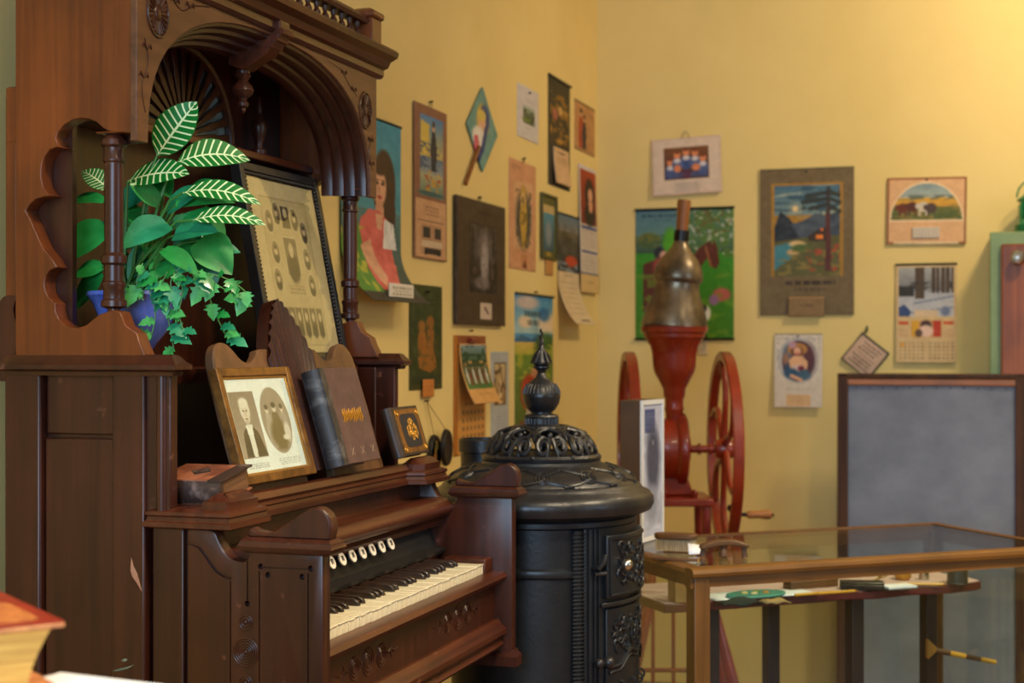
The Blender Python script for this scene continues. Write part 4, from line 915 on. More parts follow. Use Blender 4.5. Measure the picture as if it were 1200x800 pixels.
# --- dark brown mounted picture
t, w, h = hang('framed_picture', 'large dark brown mounted print of a waterfall with small white date tag', 'picture', 'A', 530, 587, 236, 381)
A = Art(76, 130, (74, 56, 40)).noise(0, 0, 1, 1, (40, 3), 5).rect(.24, .18, .82, .74, (46, 34, 26)).grad(.26, .20, .80, .73, (64, 50, 40), (36, 28, 26)).noise(.26, .20, .80, .73, (10, 14), 30).ell(.53, .36, .22, .14, (112, 104, 104), .9, .7).ell(.55, .50, .08, .20, (172, 160, 156), .7, .85).rect(.29, .22, .33, .70, (40, 30, 24), .8).rect(.72, .22, .77, .70, (40, 30, 24), .8).noise(.3, .3, .76, .72, (8, 12), 10, (112, 92, 80), .6, .6).ell(.5, .66, .18, .05, (128, 112, 106), .6, .7).rect(.46, .82, .70, .95, (206, 184, 160)).line([(.56, .86), (.62, .90)], .02, (120, 90, 70)).ell(.56, .09, .12, .015, (52, 34, 26), .6)
sheet('mount', A, w, h, t, .010, origin=(0, -.012, 0)); loop(t, 0, h - .004, .012); nail(t, 0, h + .012)
# --- green picture of dancers
t, w, h = hang('picture_card', 'dark green card picture of two golden kneeling figures beside the organ', 'picture', 'A', 479, 517, 334, 456)
A = Art(56, 130, (66, 66, 28)).rect(.05, .02, .95, .95, (58, 66, 32)).grad(.08, .1, .92, .45, (58, 68, 36), (44, 60, 32)).noise(.06, .04, .94, .95, (10, 16), 12).text(.45, .12, .85, .2, 2, (40, 36, 20), .7).ell(.36, .40, .11, .06, (150, 100, 42), .4).ell(.62, .36, .12, .07, (146, 94, 38), .4).poly([(.26, .46), (.46, .44), (.56, .64), (.34, .72), (.24, .62)], (156, 98, 40)).poly([(.52, .42), (.74, .42), (.72, .62), (.56, .66)], (144, 94, 40)).poly([(.24, .70), (.70, .60), (.84, .78), (.62, .84), (.30, .80)], (152, 98, 40)).noise(.22, .34, .84, .84, (9, 12), 16, (92, 74, 30), .6, .7).rect(.05, .87, .95, .95, (48, 56, 32))
sheet('sheet', A, w, h, t, .004); nail(t, 0, h - .02)
P = Art(14, 16, (196, 122, 56)).text(.2, .3, .8, .7, 2, (120, 70, 36), .5); sheet('paper_tag', P, w * .34, .05, t, .002, origin=(0, -.007, -.022))
# --- calendar clipped with red clip
t, w, h = hang('calendar', 'orange backed calendar with red clip, lifted page of marching soldiers over date grid', 'calendar', 'A', 531, 568, 393, 531)
A = Art(50, 120, (206, 146, 74)).rect(0, 0, .12, 1, (176, 108, 40)).rect(.12, .0, 1, .10, (150, 86, 48)).cal(.22, .62, .96, .95, 6, 5, (110, 84, 52), .8).text(.3, .56, .9, .60, 1, (110, 84, 52), .5)
sheet('backing', A, w, h, t, .004)
P = Art(48, 70, (212, 158, 92)).grad(.04, .02, .96, .30, (136, 156, 160), (60, 92, 60)).noise(.04, .04, .96, .40, (9, 7), 20, (36, 60, 34), .5).grad(.04, .60, .96, .76, (66, 104, 50), (80, 118, 60)).grad(.04, .36, .96, .62, (60, 84, 50), (84, 100, 60))
for k in range(7): P.person(.14 + k * .12, .34 + .02 * (k % 2), .34, (126, 50, 34) if k % 2 else (206, 196, 180), w=.14)
P.text(.3, .82, .8, .88, 1, (150, 110, 60), .5)
sheet('lifted_page', P, w * .86, h * .50, t, .002, lambda u, v: .004 + .05 * v ** 2.2, (.012, -.002, h * .43))
MB().tube([(-.03, -.010, h - .014), (.03, -.010, h - .014)], .008, 8).build('red_clip', M['red'], t); nail(t, 0, h + .014)
# --- narrow pale blue strip
t, w, h = hang('calendar', 'narrow pale blue calendar strip with woodland path picture', 'calendar', 'A', 575, 595, 412, 513)
A = Art(32, 110, (178, 178, 172)).rect(.14, .12, .84, .62, (120, 92, 60)).grad(.18, .14, .80, .60, (206, 180, 130), (150, 110, 60)).poly([(.4, .60), (.62, .60), (.54, .24), (.50, .24)], (222, 190, 140)).noise(.18, .14, .80, .6, (5, 10), 20, (84, 60, 36), .55).cal(.3, .74, .75, .92, 5, 5, (140, 136, 140), .6)
sheet('sheet', A, w, h, t, .004)
# --- tall colourful travel poster
t, w, h = hang('poster', 'tall bright poster of blue sky, yellow fields and figure in red behind stove finial', 'poster', 'A', 603, 647, 345, 508)
A = Art(64, 160, (84, 150, 190)).grad(0, 0, 1, .28, (64, 138, 190), (178, 206, 200)).ell(.3, .06, .3, .05, (232, 196, 176), .6, .8).ell(.25, .20, .18, .045, (232, 206, 170), .6).ell(.85, .20, .28, .07, (236, 212, 182), .5).ell(.75, .14, .16, .05, (34, 96, 156), .6, .8).text(.22, .12, .66, .165, 1, (60, 76, 84), .9, .9).text(.30, .185, .62, .225, 1, (70, 80, 84), .9, .9)
A.poly([(0, .32), (.15, .29), (.4, .32), (.55, .30), (.7, .28), (1, .31), (1, .36), (0, .36)], (58, 104, 140)).grad(0, .34, 1, .44, (222, 186, 96), (176, 170, 60)).grad(0, .43, 1, 1, (108, 136, 44), (78, 96, 36)).ell(.8, .40, .3, .12, (64, 104, 44), .4).noise(0, .36, 1, .60, (8, 10), 20, (186, 180, 60), .55, .7).poly([(.50, .5), (.62, .44), (.66, .62), (.78, .80), (.52, .80)], (206, 184, 146)).ell(.52, .66, .32, .10, (196, 70, 36), .3).ell(.30, .70, .16, .12, (180, 60, 32), .3).ell(.5, .56, .10, .04, (214, 150, 110), .4).poly([(.3, .78), (.75, .76), (.85, 1), (.2, 1)], (212, 196, 160)).noise(.1, .6, .95, 1, (7, 12), 20, (126, 50, 30), .62, .7).grad(0, .94, 1, 1, (150, 150, 50), (120, 130, 40), .6)
sheet('sheet', A, w, h, t, .003); rod(t, w, h - .002); nail(t, 0, h + .008)
# --- hanging pair of oval plaques on a string
p0 = on_x(497, 470, WX); pa, pb = on_x(505, 531, WX), on_x(513, 524, WX)
t = thing('oval_plaques', 'pair of small dark oval plaques hanging from one string on the wall', 'wall ornament', (WX + .004, p0.y, pa.z - .05)); t.rotation_euler = (0, 0, PI / 2); zb = pa.z - .05
for q, nm in ((pa, 0), (pb, 1)):
    dx, dz = q.y - p0.y, q.z - zb; pl_ = MB().lathe([(.001, -.010), (.040, -.010), (.046, -.012), (.050, -.006), (.050, 0)], (0, 0, 0), 28, 'y').xf(Matrix.Translation((dx, -.002 - .016 * nm, dz)) @ Matrix.Diagonal((.75, 1, 1.08, 1))).build('plaque', M['ebonized'], t)
    MB().tube([(0, -.004, p0.z - zb), (dx, -.006 - .016 * nm, dz + .05)], .0011, 5).build('string', M['string'], t)
A = Art(24, 30, (78, 92, 36)).ell(.5, .3, .3, .2, (190, 110, 40), .5).noise(0, 0, 1, 1, (5, 6), 20)
m_ = MB().lathe([(.001, -.0115), (.037, -.0115)], (pa.y - p0.y, -.0025, pa.z - zb), 24, 'y').build('painted_centre', mat('painted_green', (70, 84, 36), .5, c2=(170, 104, 40), scale=(22, 22, 22)), t)
nail(t, 0, p0.z - zb)
# ================================================================ back wall
t, w, h = hang('calendar', 'white bordered calendar with a picture of five round-faced children in blue', 'calendar', 'B', 766, 847, 161, 228, rot=-2.2)
A = Art(84, 70, (214, 184, 160)).rect(.03, .03, .97, .97, (222, 196, 172)).rect(.18, .16, .82, .73, (110, 66, 30)).grad(.19, .17, .81, .72, (126, 76, 34), (70, 50, 60))
for x, y in ((.27, .42), (.37, .30), (.50, .26), (.63, .28), (.74, .38)): A.ell(x, y + .17, .075, .13, (84, 96, 140), .3).ell(x, y, .048, .075, (226, 138, 88), .3).ell(x, y - .05, .04, .03, (120, 60, 30), .4).ell(x, y + .10, .05, .04, (214, 206, 206), .4)
A.ell(.37, .54, .05, .07, (222, 130, 84), .4).ell(.64, .53, .06, .06, (222, 130, 84), .4).ell(.5, .48, .05, .08, (60, 80, 130), .4).rect(.19, .60, .81, .70, (66, 76, 120), .7).ell(.5, .65, .07, .07, (92, 40, 60), .5).text(.2, .60, .8, .7, 2, (110, 120, 160), .4).rect(.32, .77, .68, .96, (206, 182, 160)).cal(.34, .80, .66, .94, 7, 4, (150, 140, 138), .5).text(.15, .07, .35, .11, 1, (176, 150, 150), .6)
sheet('sheet', A, w, h, t, .003, lambda u, v: .002 + .01 * v); loop(t, 0, h - .004, .016)
t, w, h = hang('poster', 'large green poster of a rider with a brown horse in a meadow behind the mill', 'poster', 'B', 745, 860, 244, 398)
A = Art(110, 150, (60, 130, 40)).grad(0, 0, 1, .22, (88, 122, 132), (96, 134, 128)).grad(0, .22, 1, .36, (84, 116, 116), (60, 84, 50)).grad(0, .34, 1, 1, (58, 140, 26), (70, 124, 22)).ell(.14, .24, .12, .06, (104, 106, 40), .4).noise(0, .2, .4, .34, (8, 5), 16, (70, 96, 60), .5)
A.rect(.45, 0, 1, .30, (80, 116, 60), .7).noise(.42, 0, 1, .38, (14, 10), 30, (92, 124, 50), .4, .8).noise(.42, .02, 1, .36, (22, 18), 30, (206, 200, 186), .66, .7).noise(.55, 0, 1, .2, (12, 9), 20, (110, 92, 40), .6, .7).ell(.36, .27, .08, .12, (84, 160, 24), .5)
A.poly([(.56, .38), (.66, .30), (.76, .25), (.79, .28), (.80, .24), (.83, .29), (.86, .42), (.82, .47), (.77, .44), (.74, .38), (.68, .44), (.60, .56), (.52, .56)], (96, 44, 22)).line([(.72, .30), (.77, .44)], .012, (150, 90, 50)).poly([(.08, .42), (.22, .38), (.60, .44), (.58, .70), (.20, .64), (.14, .80), (.08, .78)], (92, 42, 22)).ell(.25, .34, .06, .05, (40, 40, 40), .3).ell(.29, .36, .04, .04, (214, 160, 130), .4).ell(.26, .44, .08, .07, (150, 70, 50), .4)
A.ell(.88, .66, .09, .05, (190, 96, 84), .5).ell(.80, .70, .05, .04, (150, 110, 150), .5).ell(.72, .80, .05, .06, (230, 226, 216), .4).ell(.70, .76, .03, .03, (40, 34, 34), .4).noise(0, .5, 1, 1, (14, 16), 10, (112, 150, 34), .6, .6).text(.06, .040, .44, .066, 1, (40, 60, 74), .8, .9).text(.10, .075, .38, .10, 2, (60, 86, 92), .5).rect(0, .0, 1, .012, (60, 56, 44))
sheet('sheet', A, w, h, t, .003); rod(t, w, h - .002, r=.005); rod(t, w, .002, r=.005, nm='bottom_rod')
t, w, h = hang('price_tag', 'small white paper tag hanging below the green horse poster', 'tag', 'B', 819, 829, 392, 416)
A = Art(14, 26, (206, 188, 160)).text(.2, .2, .8, .8, 5, (120, 106, 90), .5); sheet('sheet', A, w, h, t, .002); nail(t, 0, h - .006)
t, w, h = hang('calendar', 'large olive grey mounted picture of moonlit mountain lake and cabin under pine', 'calendar', 'B', 891, 1001, 197, 369)
A = Art(120, 184, (116, 96, 62)).noise(0, 0, 1, 1, (30, 4), 3).rect(.12, .10, .885, .735, (168, 122, 40)).grad(.155, .12, .85, .32, (72, 108, 128), (120, 140, 136)).noise(.155, .12, .85, .34, (5, 16), 20, (178, 182, 158), .58, .7).noise(.155, .12, .85, .30, (4, 12), 20, (48, 74, 92), .62, .7).ell(.38, .275, .030, .019, (244, 206, 140), .3).ell(.38, .275, .07, .045, (220, 200, 150), .9, .35)
A.poly([(.155, .40), (.22, .29), (.30, .33), (.40, .40), (.50, .47), (.155, .56)], (50, 54, 60)).poly([(.34, .38), (.46, .36), (.60, .31), (.72, .33), (.85, .30), (.85, .48), (.42, .47)], (74, 82, 92)).noise(.155, .30, .85, .48, (10, 8), 14).poly([(.155, .50), (.50, .47), (.85, .46), (.85, .735), (.155, .735)], (96, 92, 50)).poly([(.155, .53), (.36, .50), (.40, .54), (.32, .62), (.22, .66), (.155, .70)], (70, 130, 140)).ell(.40, .515, .09, .020, (222, 186, 130), .5).ell(.36, .57, .07, .02, (210, 170, 116), .6).ell(.44, .545, .10, .028, (84, 104, 50), .5).noise(.2, .56, .85, .73, (12, 10), 24, (150, 126, 60), .55, .7).noise(.5, .52, .85, .70, (9, 8), 20, (176, 74, 44), .62, .8)
A.poly([(.50, .47), (.62, .42), (.72, .40), (.74, .50), (.54, .50)], (66, 50, 36)).rect(.60, .455, .68, .485, (240, 130, 40)).rect(.655, .415, .68, .43, (236, 120, 40)).poly([(.71, .14), (.745, .14), (.765, .70), (.695, .70)], (92, 50, 40))
for pts in (((.73, .17), (.5, .19)), ((.73, .21), (.46, .235)), ((.73, .25), (.54, .28)), ((.73, .16), (.84, .19)), ((.73, .21), (.85, .24)), ((.73, .26), (.85, .30))): A.line(pts, .022, (50, 52, 44), .85)
A.noise(.45, .13, .85, .32, (12, 10), 10, (52, 54, 44), .6, .7).rect(.0, 0, 1, .010, (70, 58, 38)).text(.26, .765, .80, .795, 1, (48, 38, 26), .9, .9).text(.34, .815, .72, .843, 1, (84, 66, 42), .8, .8)
sheet('mount', A, w, h, t, .006, origin=(0, -.006, 0)); nail(t, 0, h - .014)
P = Art(40, 26, (136, 106, 66)).rect(0, 0, 1, .1, (156, 120, 74)).text(.28, .36, .72, .52, 1, (90, 70, 44), .7); sheet('date_pad', P, w * .38, h * .135, t, .004, lambda u, v: .001 + .006 * v, (0, -.013, -.006))
t, w, h = hang('calendar', 'wide tan calendar with half-round picture of cattle in golden field', 'calendar', 'B', 1039, 1132, 208, 286, rot=.8)
A = Art(96, 82, (150, 92, 50)).rect(.03, .03, .97, .97, (222, 172, 122)).ell(.5, .68, .47, .62, (236, 206, 160), .03).rect(.03, .66, .97, .97, (222, 172, 122))
m0 = A.a.copy(); A.ell(.5, .66, .45, .57, (120, 140, 140), .03).grad(0, 0, 1, 0.3, (150, 166, 168), (120, 140, 144), 0)
msk = (((A.U - .5) / .45) ** 2 + ((A.V - .66) / .57) ** 2 < 1) & (A.V < .64)
B = Art(96, 82, (130, 146, 146)).grad(0, 0, 1, .3, (112, 134, 140), (164, 172, 160)).noise(0, 0, 1, .3, (6, 8), 14).grad(0, .30, 1, .45, (212, 160, 50), (206, 150, 50)).noise(0, .26, 1, .34, (16, 3), 20, (90, 100, 84), .45).grad(0, .44, 1, .70, (104, 104, 50), (70, 90, 40)).noise(0, .4, 1, .7, (14, 8), 18, (140, 120, 56), .55)
for x, y, cc in ((.20, .46, (108, 50, 26)), (.32, .44, (90, 44, 26)), (.46, .44, (206, 190, 166)), (.56, .46, (80, 60, 50))): B.ell(x, y, .07, .075, cc, .3).ell(x - .07, y - .01, .03, .04, cc, .4).rect(x - .05, y + .03, x - .03, y + .13, cc).rect(x + .03, y + .03, x + .05, y + .13, cc)
A.a = np.where(msk[..., None], B.a, m0)
sheet('sheet', A, w, h, t, .005, lambda u, v: .004 + .004 * v); nail(t, 0, h - .010)
P = Art(34, 20, (206, 190, 168)).cal(.04, .08, .96, .96, 7, 4, (170, 156, 140), .7); sheet('date_pad', P, w * .34, h * .16, t, .006, origin=(0, -.013, h * .09))
t, w, h = hang('calendar', 'calendar of snowy woods with red and yellow advertisement strip above date grid', 'calendar', 'B', 1050, 1121, 309, 425)
A = Art(78, 124, (214, 180, 126)).rect(.04, .04, .96, .53, (150, 152, 152)).grad(.04, .04, .96, .26, (168, 166, 160), (120, 118, 116)).grad(.04, .28, .96, .53, (172, 172, 176), (196, 192, 188))
for x, ww in ((.40, .08), (.62, .03), (.70, .025), (.78, .03), (.86, .035), (.93, .02)): A.rect(x - ww, .04, x + ww, .30 if ww < .05 else .35, (84, 66, 48))
A.rect(.04, .22, .30, .33, (54, 50, 44)).noise(.04, .18, .96, .3, (14, 6), 20, (60, 56, 50), .6, .7).line([(.3, .40), (.95, .33)], .012, (110, 118, 140)).line([(.2, .50), (.95, .44)], .010, (120, 128, 150)).poly([(.04, .44), (.14, .41), (.26, .48), (.22, .53), (.04, .53)], (60, 78, 120)).rect(.3, .47, .70, .53, (216, 186, 146)).ell(.82, .48, .08, .05, (112, 122, 150), .5)
A.rect(.05, .585, .22, .61, (206, 84, 30)).rect(.78, .585, .96, .61, (206, 84, 30)).rect(.25, .57, .76, .74, (206, 150, 90)).rect(.26, .575, .38, .735, (222, 164, 40)).rect(.62, .575, .75, .735, (190, 60, 30)).ell(.5, .62, .09, .05, (70, 44, 36), .4).ell(.5, .68, .12, .06, (236, 196, 170), .4).ell(.38, .70, .06, .04, (96, 70, 56), .4).text(.04, .66, .22, .74, 3, (196, 130, 100), .6).text(.79, .66, .96, .74, 3, (196, 130, 100), .6).rect(.07, .79, .14, .84, (226, 160, 50)).cal(.05, .78, .48, .97, 6, 5, (140, 110, 76), .7).cal(.54, .78, .97, .97, 6, 5, (140, 110, 76), .7)
sheet('sheet', A, w, h, t, .003, lambda u, v: .003 + .008 * v); rod(t, w, h - .002)
t, w, h = hang('calendar', 'white calendar with oval portrait of a lady in a sun hat beside the grey board', 'calendar', 'B', 908, 964, 391, 477)
A = Art(74, 112, (222, 206, 186)).rect(0, 0, 1, .012, (120, 110, 100)).ell(.5, .36, .43, .32, (196, 186, 176), .05).noise(.05, .04, .95, .5, (16, 16), 8, (170, 166, 160), .6, .7).ell(.5, .37, .34, .28, (84, 60, 76), .04).ell(.68, .36, .16, .20, (96, 50, 46), .9, .8).ell(.28, .25, .10, .10, (96, 116, 140), .9, .8).ell(.24, .34, .07, .08, (176, 120, 80), .8, .8).ell(.34, .50, .14, .10, (50, 84, 110), .7, .8).ell(.48, .21, .21, .085, (196, 136, 66), .3).ell(.47, .24, .13, .07, (110, 62, 36), .4).ell(.38, .15, .08, .05, (196, 150, 160), .5).ell(.48, .235, .075, .055, (232, 176, 138), .3).ell(.48, .27, .04, .02, (206, 110, 96), .6).poly([(.30, .36), (.40, .30), (.58, .30), (.70, .38), (.68, .48), (.34, .48)], (232, 176, 128)).ell(.50, .47, .14, .05, (226, 190, 180), .5).ell(.56, .47, .07, .035, (120, 36, 44), .5).ell(.62, .56, .14, .07, (70, 100, 120), .5).ell(.36, .54, .14, .07, (48, 84, 110), .5).line([(.36, .57), (.56, .63)], .035, (226, 170, 130)).rect(.26, .82, .76, .985, (226, 186, 134)).cal(.28, .84, .74, .98, 7, 4, (196, 130, 80), .7).text(.24, .735, .76, .765, 1, (160, 150, 140), .5)
sheet('sheet', A, w, h, t, .003, lambda u, v: .003 + .014 * v); nail(t, 0, h - .010)
# quilted pot holder hung by its corner, just above the grey board
pc = on_y(1014, 417, WY)
t = thing('pot_holder', 'square beige pot holder with printed verse and dark green edging, hung by its corner', 'pot holder', (pc.x, WY - .004, pc.z - .13)); s_ = .125
PH = Matrix.Translation((0, 0, .13)) @ Matrix.Rotation(math.radians(39), 4, 'Y')
A = Art(46, 46, (206, 168, 140)).noise(0, 0, 1, 1, (9, 9), 6)
for k in range(7):
    y = .14 + k * .115; A.text(.14 + .05 * (k % 2), y, .86 - .04 * (k % 3), y + .05, 1, (60, 60, 44), .85, .8)
o = sheet('cloth_face', A, s_, s_, t, .006, lambda u, v: .006 + .006 * math.sin(PI * u) * math.sin(PI * v), (0, 0, -s_ / 2)); o.matrix_local = PH
m = MB(); q = s_ / 2
m.tube([(-q, -.007, -q), (q, -.007, -q), (q, -.007, q), (-q, -.007, q)], .0042, 8, True).build('edging', mat('green_binding', (40, 60, 36), .8), t).matrix_local = PH
MB().tube([(-.001, -.007, .217), (.004, -.008, .235), (.007, -.008, .247), (.010, -.007, .233), (.004, -.007, .217)], .0026, 6).build('hanging_loop', bpy.data.materials['green_binding'], t)
# ================================================================ things standing on the organ
def book_mesh(t, w, h, d, cover, pages, spine=None, over=.004, cv=.004):
    """book lying flat: x 0..w (spine at x=0), y 0..h, z 0..d"""
    MB().box(0, w, 0, h, 0, cv).build('back_cover', cover, t, bevel=.0015); MB().box(0, w, 0, h, d - cv, d).build('front_cover', cover, t, bevel=.0015)
    MB().prism(curve([(.001, 0.0), (-.005, d * .3), (-.005, d * .7), (.001, d)], 4) + [(.008, d - .001), (.008, .001)], 'y', 0, h).build('spine', spine or cover, t)
    m = MB(); n = 6   # page block with hollow fore-edge
    fe = [(w - over - .35 * d * math.sin(PI * k / n) * .35, cv + (d - 2 * cv) * k / n) for k in range(n + 1)]
    m.prism([(.004, cv), *fe, (.004, d - cv)], 'y', over, h - over).build('pages', pages, t)
def leanM(y, h0, t):   # matrix: local x along organ width, local z up the desk, local -y out of the desk
    o = Vector((OX, OY, 0)) + lean(y, h0, t); up = Vector((-.285, 0, .958)); out = Vector((.958, 0, .285))
    return Matrix.Translation(o) @ Matrix(((0, -out.x, up.x, 0), (1, -out.y, up.y, 0), (0, -out.z, up.z, 0), (0, 0, 0, 1)))
# framed double photograph
gold_in = mat('frame_gold_bead', (168, 124, 58), .35, .6)
PF = thing('photo_frame', 'gold framed pair of sepia portraits, one oval, leaning on the organ music desk', 'picture frame'); PF.matrix_world = leanM(.280, .014, .020)
pw_, ph_ = .262, .198
frame(PF, pw_, ph_, .015, .017, M['goldfr'])
frame(PF, pw_ - .026, ph_ - .026, .006, .013, gold_in, 'inner_bead'); PF.children[-1].location.z = .013
A = Art(130, 104, (240, 241, 246)).noise(0, 0, 1, 1, (6, 6), 3).rect(.045, .14, .42, .84, (150, 132, 122)).grad(.05, .15, .415, .83, (136, 118, 110), (168, 150, 138))
A.poly([(.10, .83), (.13, .58), (.20, .50), (.28, .50), (.36, .58), (.40, .74), (.415, .83)], (62, 48, 42)).poly([(.20, .49), (.28, .49), (.27, .83), (.21, .83)], (232, 226, 220)).poly([(.19, .49), (.235, .56), (.29, .49), (.28, .60), (.20, .60)], (240, 236, 232)).ell(.235, .36, .060, .125, (222, 206, 194), .15).ell(.235, .26, .070, .055, (232, 224, 216), .4).ell(.178, .33, .016, .07, (226, 218, 210), .5).ell(.292, .33, .016, .07, (226, 218, 210), .5).ell(.212, .345, .012, .012, (90, 70, 60), .5).ell(.258, .345, .012, .012, (90, 70, 60), .5).ell(.235, .43, .022, .008, (120, 90, 80), .5).line([(.235, .35), (.237, .40)], .004, (170, 146, 132)).ell(.235, .465, .03, .012, (196, 176, 164), .5)
A.ell(.685, .47, .225, .36, (156, 140, 128), .03)
m0 = A.a.copy(); A.person(.57, .30, .46, (176, 162, 154), (226, 210, 198), (80, 66, 58), .34).person(.69, .28, .50, (116, 96, 74), (226, 210, 198), (70, 58, 52), .40).person(.81, .30, .46, (170, 156, 150), (226, 210, 198), (80, 66, 58), .32).ell(.69, .62, .13, .16, (104, 86, 58), .5).ell(.82, .60, .05, .10, (216, 206, 200), .5).ell(.78, .66, .05, .03, (228, 216, 208), .5)
msk = ((A.U - .685) / .215) ** 2 + ((A.V - .47) / .345) ** 2 < 1; A.a = np.where(msk[..., None], A.a, m0)
A.text(.08, .89, .40, .95, 3, (120, 116, 120), .7).text(.56, .87, .92, .95, 4, (120, 116, 120), .6)
sheet('photographs', A, pw_ - .034, ph_ - .034, PF, .002, origin=(0, -.0105, .017))
MB().box(-pw_ / 2 + .015, pw_ / 2 - .015, -.0122, -.0116, .015, ph_ - .015).build('glazing', M['glass'], PF)
MB().box(-pw_ / 2 + .003, pw_ / 2 - .003, -.006, -.001, .003, ph_ - .003).build('backing', M['organ_d'], PF)
# brown album
cov = mat('brown_cloth_cover', (96, 70, 62), .7, c2=(80, 56, 50), scale=(30, 30, 30), bump=.1, bscale=300); spn = mat('black_worn_spine', (44, 40, 40), .5, c2=(110, 106, 106), scale=(40, 40, 14), contrast=(.5, .8))
AB = thing('album', 'large brown cloth album with black spine and gilt title leaning on the music desk', 'book'); AB.matrix_world = leanM(.455, .016, .034) @ Matrix.Rotation(math.radians(90), 4, 'X')
bw, bh, bd = .165, .182, .038
book_mesh(AB, bw, bh, bd, cov, M['pages'], spn)
MB().box(-.001, .020, -.0005, bh + .0005, bd - .004, bd + .0008).build('spine_joint', spn, AB)
# gilt title on the cover and faint blind stamps
gilt = mat('gilt', (196, 142, 52), .35, .7)
m = MB(); rg_ = random.Random(8)          # gilt blackletter-like flourish, not legible in the photograph
for k in range(10):
    x = .048 + k * .0088; y = .090; hh = rg_.uniform(.009, .014) * (1.25 if k in (0, 9, 5) else 1)
    m.tube([(x - .003, y - hh, bd + .0002), (x + .002, y - hh * .4, bd + .0006), (x - .001, y + hh * .3, bd + .0006), (x + .004, y + hh, bd + .0002)], [.001, .0028, .0024, .001], 5)
    m.tube([(x - .002, y + hh * .2, bd + .0004), (x + .005, y - hh * .3, bd + .0004)], [.0016, .0008], 5)
m.build('gilt_title', gilt, AB)['kind'] = 'stuff'
m = MB()
for k in range(3):
    cx = .05 + k * .045
    for j in (-1, 1): m.tube([(cx - .007, .022 - j * .007, bd), (cx, .022, bd + .0004), (cx + .007, .022 + j * .007, bd)], .0012, 5)
m.build('blind_stamp', mat('pale_stamp', (140, 112, 88), .6), AB)
# small ornate gilt book
orn = mat('dark_leather', (38, 28, 24), .45, c2=(56, 40, 32), scale=(40, 40, 40)); gm = mat('gilt_worn', (150, 104, 48), .42, .5, c2=(112, 72, 34), scale=(60, 60, 60))
oB = thing('ornate_book', 'small leather book with gilt ornamental cover standing at the end of the music shelf', 'book')
up = Vector((-.30, 0, .954)).normalized(); out = Vector((.954, 0, .30)).normalized()
oB.matrix_world = Matrix.Translation((OX + .374, OY + .742, 1.001)) @ Matrix(((0, -out.x, up.x, 0), (1, -out.y, up.y, 0), (0, -out.z, up.z, 0), (0, 0, 0, 1))) @ Matrix.Rotation(math.radians(90), 4, 'X')
ow, oh, od = .140, .102, .024
book_mesh(oB, ow, oh, od, orn, mat('gilt_page_edges', (150, 104, 44), .5), orn)
def roundrect(x0, x1, y0, y1, r, n=5, bite=False):
    pts = []
    for cx, cy, a0 in ((x1 - r, y1 - r, 0), (x0 + r, y1 - r, PI / 2), (x0 + r, y0 + r, PI), (x1 - r, y0 + r, 3 * PI / 2)):
        for k in range(n + 1):
            a = a0 + PI / 2 * k / n
            if bite:
                a = a0 + PI + PI / 2 - PI / 2 * k / n; pts.append((cx + (r if math.cos(a0 + .1) > 0 and a0 in (0, 3 * PI / 2) else -r) + r * math.cos(a), cy + (r if a0 in (0, PI / 2) else -r) + r * math.sin(a)))
            else: pts.append((cx + r * math.cos(a), cy + r * math.sin(a)))
    return pts
MB().prism(roundrect(.012, ow - .006, .006, oh - .006, .004), 'z', od, od + .0006).build('gilt_border', gm, oB)
MB().prism(roundrect(.030, ow - .022, .016, oh - .016, .016), 'z', od, od + .0012).build('leather_panel', mat('blue_black_leather', (30, 30, 38), .5), oB)
m = MB(); rg_ = random.Random(3)
for k in range(26):
    a = rg_.uniform(0, 6.28); r = rg_.uniform(.2, 1); m.torus((.079 + .024 * r * math.cos(a), .052 + .020 * r * math.sin(a), od + .0014), rg_.uniform(.003, .006), .0011, 'z', 10, 4)
for sx in (.02, ow - .013):
    for sy in (.014, oh - .014): MB().torus((sx, sy, od + .001), .0055, .0012, 'z', 12, 4).torus((sx, sy, od + .001), .0025, .001, 'z', 10, 4).build('gilt_corner', gilt, oB)
m.build('gilt_medallion', gilt, oB)['kind'] = 'stuff'
# old worn book lying flat at the near end
wc = mat('worn_brown_leather', (110, 58, 38), .6, c2=(156, 94, 64), scale=(22, 22, 22), bump=.3, bscale=70, contrast=(.4, .6)); dk = mat('dark_worn_leather', (60, 42, 36), .5, c2=(134, 110, 102), scale=(36, 36, 36), contrast=(.52, .74))
LB = thing('worn_book', 'thick worn leather book lying flat at the end of the music shelf', 'book', (OX + .372, OY + .060, .9775), math.radians(90)); LB.rotation_euler = (0, math.radians(-10), math.radians(90))
book_mesh(LB, .100, .118, .040, wc, mat('brown_page_edges', (124, 84, 48), .8, c2=(84, 54, 30), scale=(5, 5, 420)), dk)
MB().box(-.002, .102, -.002, .022, .0375, .0406).build('cover_band', dk, LB); 
MB().prism([(.03, .062), (.052, .045), (.076, .062), (.052, .080)], 'z', .0395, .0408).build('cover_ornament', dk, LB)
# large framed group portrait leaning on the deep shelf
CF = thing('group_portrait_frame', 'large black framed sheet of many small oval portraits standing inside the organ arch', 'picture frame')
up = Vector((-.075, 0, .385)).normalized(); out = Vector((.385, 0, .075)).normalized()
CF.matrix_world = Matrix.Translation((OX + .196, OY + .708, 1.188)) @ Matrix(((0, -out.x, up.x, 0), (1, -out.y, up.y, 0), (0, -out.z, up.z, 0), (0, 0, 0, 1)))
cw, chh = .345, .398
bf = mat('black_frame', (24, 25, 28), .4, c2=(34, 35, 38), scale=(30, 30, 30))
frame(CF, cw, chh, .016, .022, bf); frame_in = MB()
for k in range(40):
    x = -cw / 2 + .022 + k * (cw - .044) / 39; frame_in.ball((x, -.018, chh - .020), .0042, 6)
for k in range(46):
    z = .022 + k * (chh - .044) / 45
    for s in (-1, 1): frame_in.ball((s * (cw / 2 - .020), -.018, z), .0042, 6)
